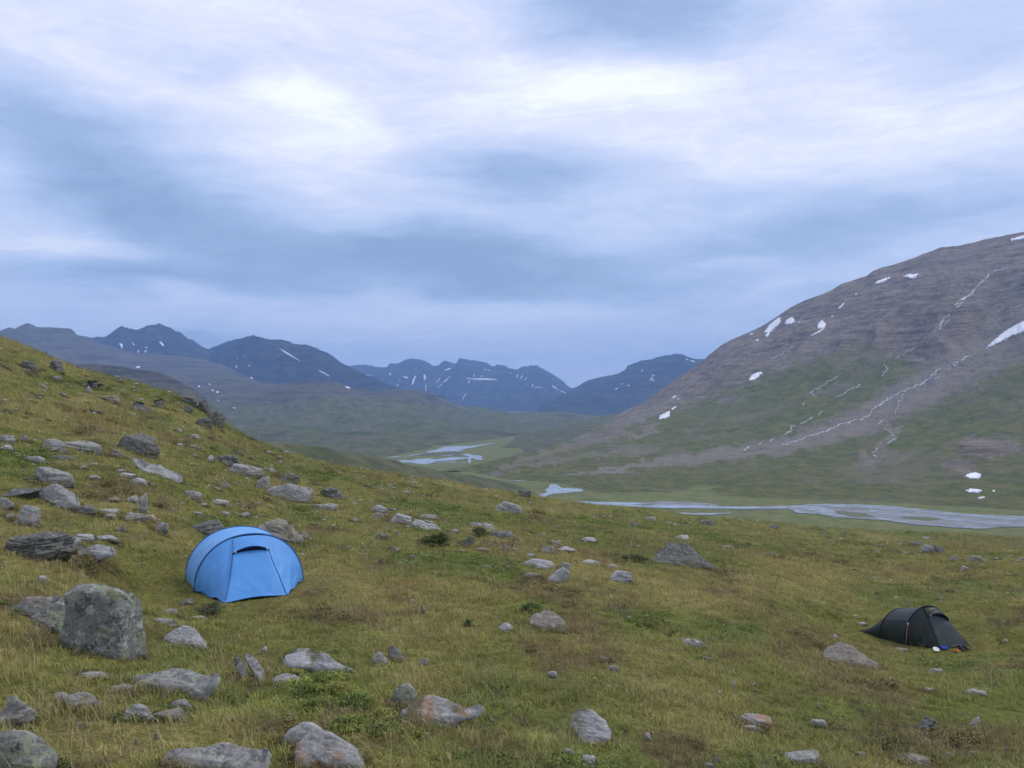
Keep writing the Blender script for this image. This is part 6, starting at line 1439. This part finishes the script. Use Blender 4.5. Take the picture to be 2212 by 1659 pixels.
grn = (TC[:, 1] > TC[:, 0] * 1.12); ki = np.where(grn & (rr < .22), rs.randint(6, 8, len(PX)), ki)
ki = np.where(bri & (rr < .85), rs.randint(6, 8, len(PX)), ki)
sc2 = SC * rs.uniform(.65, 1.25, len(PX)) * (1 + .35 * np.clip(longp, -1, 1)); sc2 = sc2 * np.where(bri & (ki > 5), 1.25, 1)
ki = np.where((rs.rand(len(PX)) < .05) & (PY < 15) & (longp > -.15), 8, ki)
# heath and moss hugging the foot of every larger rock
HX = []; HY = []; HT = []; HS = []
for r in ROCKS:
    if r['w'] < .18 or r['Y'] > 120: continue
    n = int(min(90, 10 + 34 * r['w'] * (1 if r['Y'] > 20 else 1.7))); an = rs.uniform(0, 6.283, n); q = rs.uniform(.86, 1.25, n) + .1 * (an > 3.14)
    HX.append(r['c'][0] + np.cos(an) * r['w'] * .5 * q); HY.append(r['c'][1] + np.sin(an) * r['d'] * .5 * q)
    base_t = np.array([(.10, .11, .042), (.15, .105, .055), (.115, .135, .045)])[rs.randint(0, 3)]
    HT.append(base_t[None] * rs.uniform(.7, 1.3, (n, 1))); HS.append(np.full(n, max(.8, .05 * r['Y'] ** .9)) * rs.uniform(.6, 1.1, n))
HX = np.concatenate(HX); HY = np.concatenate(HY); HT = np.vstack(HT); HS = np.concatenate(HS)
okh = np.ones(len(HX), bool)
for pg in ([rA, rB, bB, cR, cL, bA], [tl2, rA2, dA, cL2, cR2, dB, rB2]): okh &= ~in_poly_xy(HX, HY, pg)
HX, HY, HT, HS = HX[okh], HY[okh], HT[okh], HS[okh]
PX = np.concatenate([PX, HX]); PY = np.concatenate([PY, HY]); PZ = np.concatenate([PZ, ground_z(HX, HY)]); TC = np.vstack([TC, HT])
ki = np.concatenate([ki, np.where(rs.rand(len(HX)) < .6, rs.randint(6, 8, len(HX)), rs.randint(0, 3, len(HX)))]); sc2 = np.concatenate([sc2, HS])
# trampled short round the tents
for k_ in TENTS:
    tx, ty, tz, tr = TENTS[k_]; sc2 = sc2 * (1 - .45 * sstep(tr * 1.2, tr * .6, np.hypot(PX - tx, PY - ty)))
TCv = TC * rs.uniform(.8, 1.25, (len(PX), 1))
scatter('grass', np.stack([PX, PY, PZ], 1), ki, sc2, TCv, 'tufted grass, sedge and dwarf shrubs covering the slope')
print('tufts', len(PX))

# bushes that stand out as single plants: woody stems with leaves
def bush(name, label, u, v, wpx, hpx, col, seed, n=2600, lsize=.016, cat='bush'):
    x0, y0, z0 = pix_ground(u, v); w_ = wpx / F * y0; h_ = hpx / F * y0
    x0 *= 1 + .3 * w_ / y0; y0 += .3 * w_; z0 = float(ground_z(x0, y0)[0])
    rs = np.random.RandomState(seed)
    root = bpy.data.objects.new(name, None); COL.objects.link(root); root.location = (x0, y0, z0); root['label'] = label; root['category'] = cat
    V = []; Fc = []
    tips = []
    for k in range(26):
        a = rs.uniform(0, 6.283); e = rs.uniform(.15, 1.0); tip = np.array([math.cos(a) * w_ / 2 * e, math.sin(a) * w_ / 2.4 * e, h_ * (1.05 - .7 * e * e) * rs.uniform(.75, 1.1)])
        pts = [(0, 0, -.02), tuple(tip * np.array([.35, .35, .55])), tuple(tip)]
        v_, f_ = tube(pts, .006 + .004 * h_, 4); b0 = len(V); V += v_; Fc += [[q + b0 for q in ff] for ff in f_]; tips.append(tip)
    link('stems', mesh_np('stems', V, Fc, True, M_STEM), root)
    V = []; Fc = []; Hh = []
    for i in range(n):
        tp_ = tips[rs.randint(len(tips))]; f = rs.uniform(.35, 1.08); c = tp_ * f + rs.normal(size=3) * np.array([w_ * .055, w_ * .055, h_ * .06]); c[2] = max(c[2], .01)
        nrm = rs.normal(size=3) + np.array([0, 0, .6]); nrm /= np.linalg.norm(nrm); a = np.cross(nrm, rs.normal(size=3)); a /= np.linalg.norm(a); b = np.cross(nrm, a); s_ = lsize * rs.uniform(.6, 1.4)
        k0 = len(V); V += [tuple(c - a * s_), tuple(c + b * s_ * .5), tuple(c + a * s_), tuple(c - b * s_ * .5)]; Fc.append([k0, k0 + 1, k0 + 2, k0 + 3]); Hh += [min(1, c[2] / h_)] * 4
    m, t, b_ = material(name + '_leaves'); hh = t.new('ShaderNodeAttribute'); hh.attribute_name = 'hgt'
    nz = t.noise(t.new('ShaderNodeTexCoord').outputs['Object'], 9, 3, .6)
    t.put(b_.inputs['Base Color'], t.mix(t.rng(nz, .35, .65), tuple(v_ * .7 for v_ in col), tuple(v_ * 1.35 for v_ in col))); b_.inputs['Roughness'].default_value = .7
    link('foliage', mesh_np('foliage', V, Fc, False, m, {'hgt': ('FLOAT', Hh)}), root)
M_STEM, _, _ = mat_simple('woody_stem', (.07, .05, .035), .9)
b9 = lambda x, y: zp(9, x, y)
bush('juniper_bush', 'dark green juniper bush below the layered outcrop in mid distance', *b9(858, 618), 88, 25, (.095, .115, .036), 1, 4600, .026)
bush('willow_bush', 'low dull green bush between two rocks in mid distance', *b9(1135, 556), 46, 19, (.10, .125, .045), 2, 1600, .030)
bush('heather_bush', 'grey green bushy clump at the near corner of the blue tent', *zp(6, 1440, 285), 74, 24, (.13, .145, .085), 3, 5200, .010)
bush('willow_bush', 'bright green shrub beside the earthy rock hump', *b9(1465, 1025), 50, 16, (.12, .17, .045), 4, 2600, .012)
bush('heather_bush', 'small green tuft bush left of the isolated round stone', *zp(7, 1140, 362), 26, 13, (.07, .11, .035), 5, 1200, .010)
bush('heather_bush', 'low bush on the green slope left of the big dark dome', *b9(2110, 712), 66, 12, (.085, .115, .038), 6, 1600, .028)
bush('willow_bush', 'dark willow bush high on the left slope behind a pale stone', *zp(1, 590, 565), 34, 14, (.045, .06, .03), 7, 1400, .10)
bush('willow_bush', 'dark willow bush above the big tilted dark block', *zp(1, 880, 690), 26, 12, (.045, .065, .03), 8, 1200, .10)
bush('willow_bush', 'green willow bush beside the small upright stone high on the left slope', *zp(1, 1010, 668), 24, 10, (.07, .085, .045), 9, 1200, .10)
for i_, (bx_, by_, bw_, bh_, lb_) in enumerate([(150, 760, 70, 20, 'farthest of the bright green bilberry bushes in the foreground'), (60, 850, 84, 22, 'leftmost of the bright green bilberry bushes in the foreground'), (240, 850, 90, 24, 'small bilberry bush just behind the middle of the green bushes'),
        (150, 960, 100, 26, 'broad bilberry bush on the left front of the green bushes'), (380, 940, 100, 26, 'bilberry bush in the middle of the green bushes, left of the orange-edged rock'), (540, 1010, 84, 22, 'bilberry bush touching the left side of the orange-edged rock'),
        (330, 1070, 100, 24, 'bilberry bush above the bottom edge boulder'), (560, 1110, 100, 22, 'lowest of the bright green bilberry bushes in the foreground'), (760, 1120, 60, 16, 'bilberry bush directly below the orange-edged rock')]):
    bush('bilberry_bush', lb_, *zp(7, bx_, by_), bw_, bh_, [(.22, .26, .06), (.18, .23, .055), (.27, .27, .07)][i_ % 3], 11 + i_, 6500, .0088)
# mossy mound
x0, y0, z0 = pix_ground(*zp(8, 160, 330)); V, Fc = rock_verts(5, 'R', 611, (2, 1, .5), 0, 0)
mm, tm, bm_ = material('yellow_moss'); nz = tm.noise(tm.new('ShaderNodeTexCoord').outputs['Object'], 5, 6, .7)
tm.put(bm_.inputs['Base Color'], tm.mix(tm.rng(nz, .38, .62), (.075, .085, .025), (.15, .15, .035))); bm_.inputs['Roughness'].default_value = 1; tm.put(bm_.inputs['Normal'], tm.bump(tm.noise(tm.new('ShaderNodeTexCoord').outputs['Object'], 28, 4, .7), 1, .04))
w_ = 115 / F * y0
link('moss_mound', mesh_np('moss_mound', V * np.array((w_, w_ * .7, .52)), Fc, True, mm), loc=(x0, y0 + w_ * .3, float(ground_z(x0, y0 + w_ * .3)[0]) - .05), label='yellow green mossy mound in the grass between the tents', cat='mound')
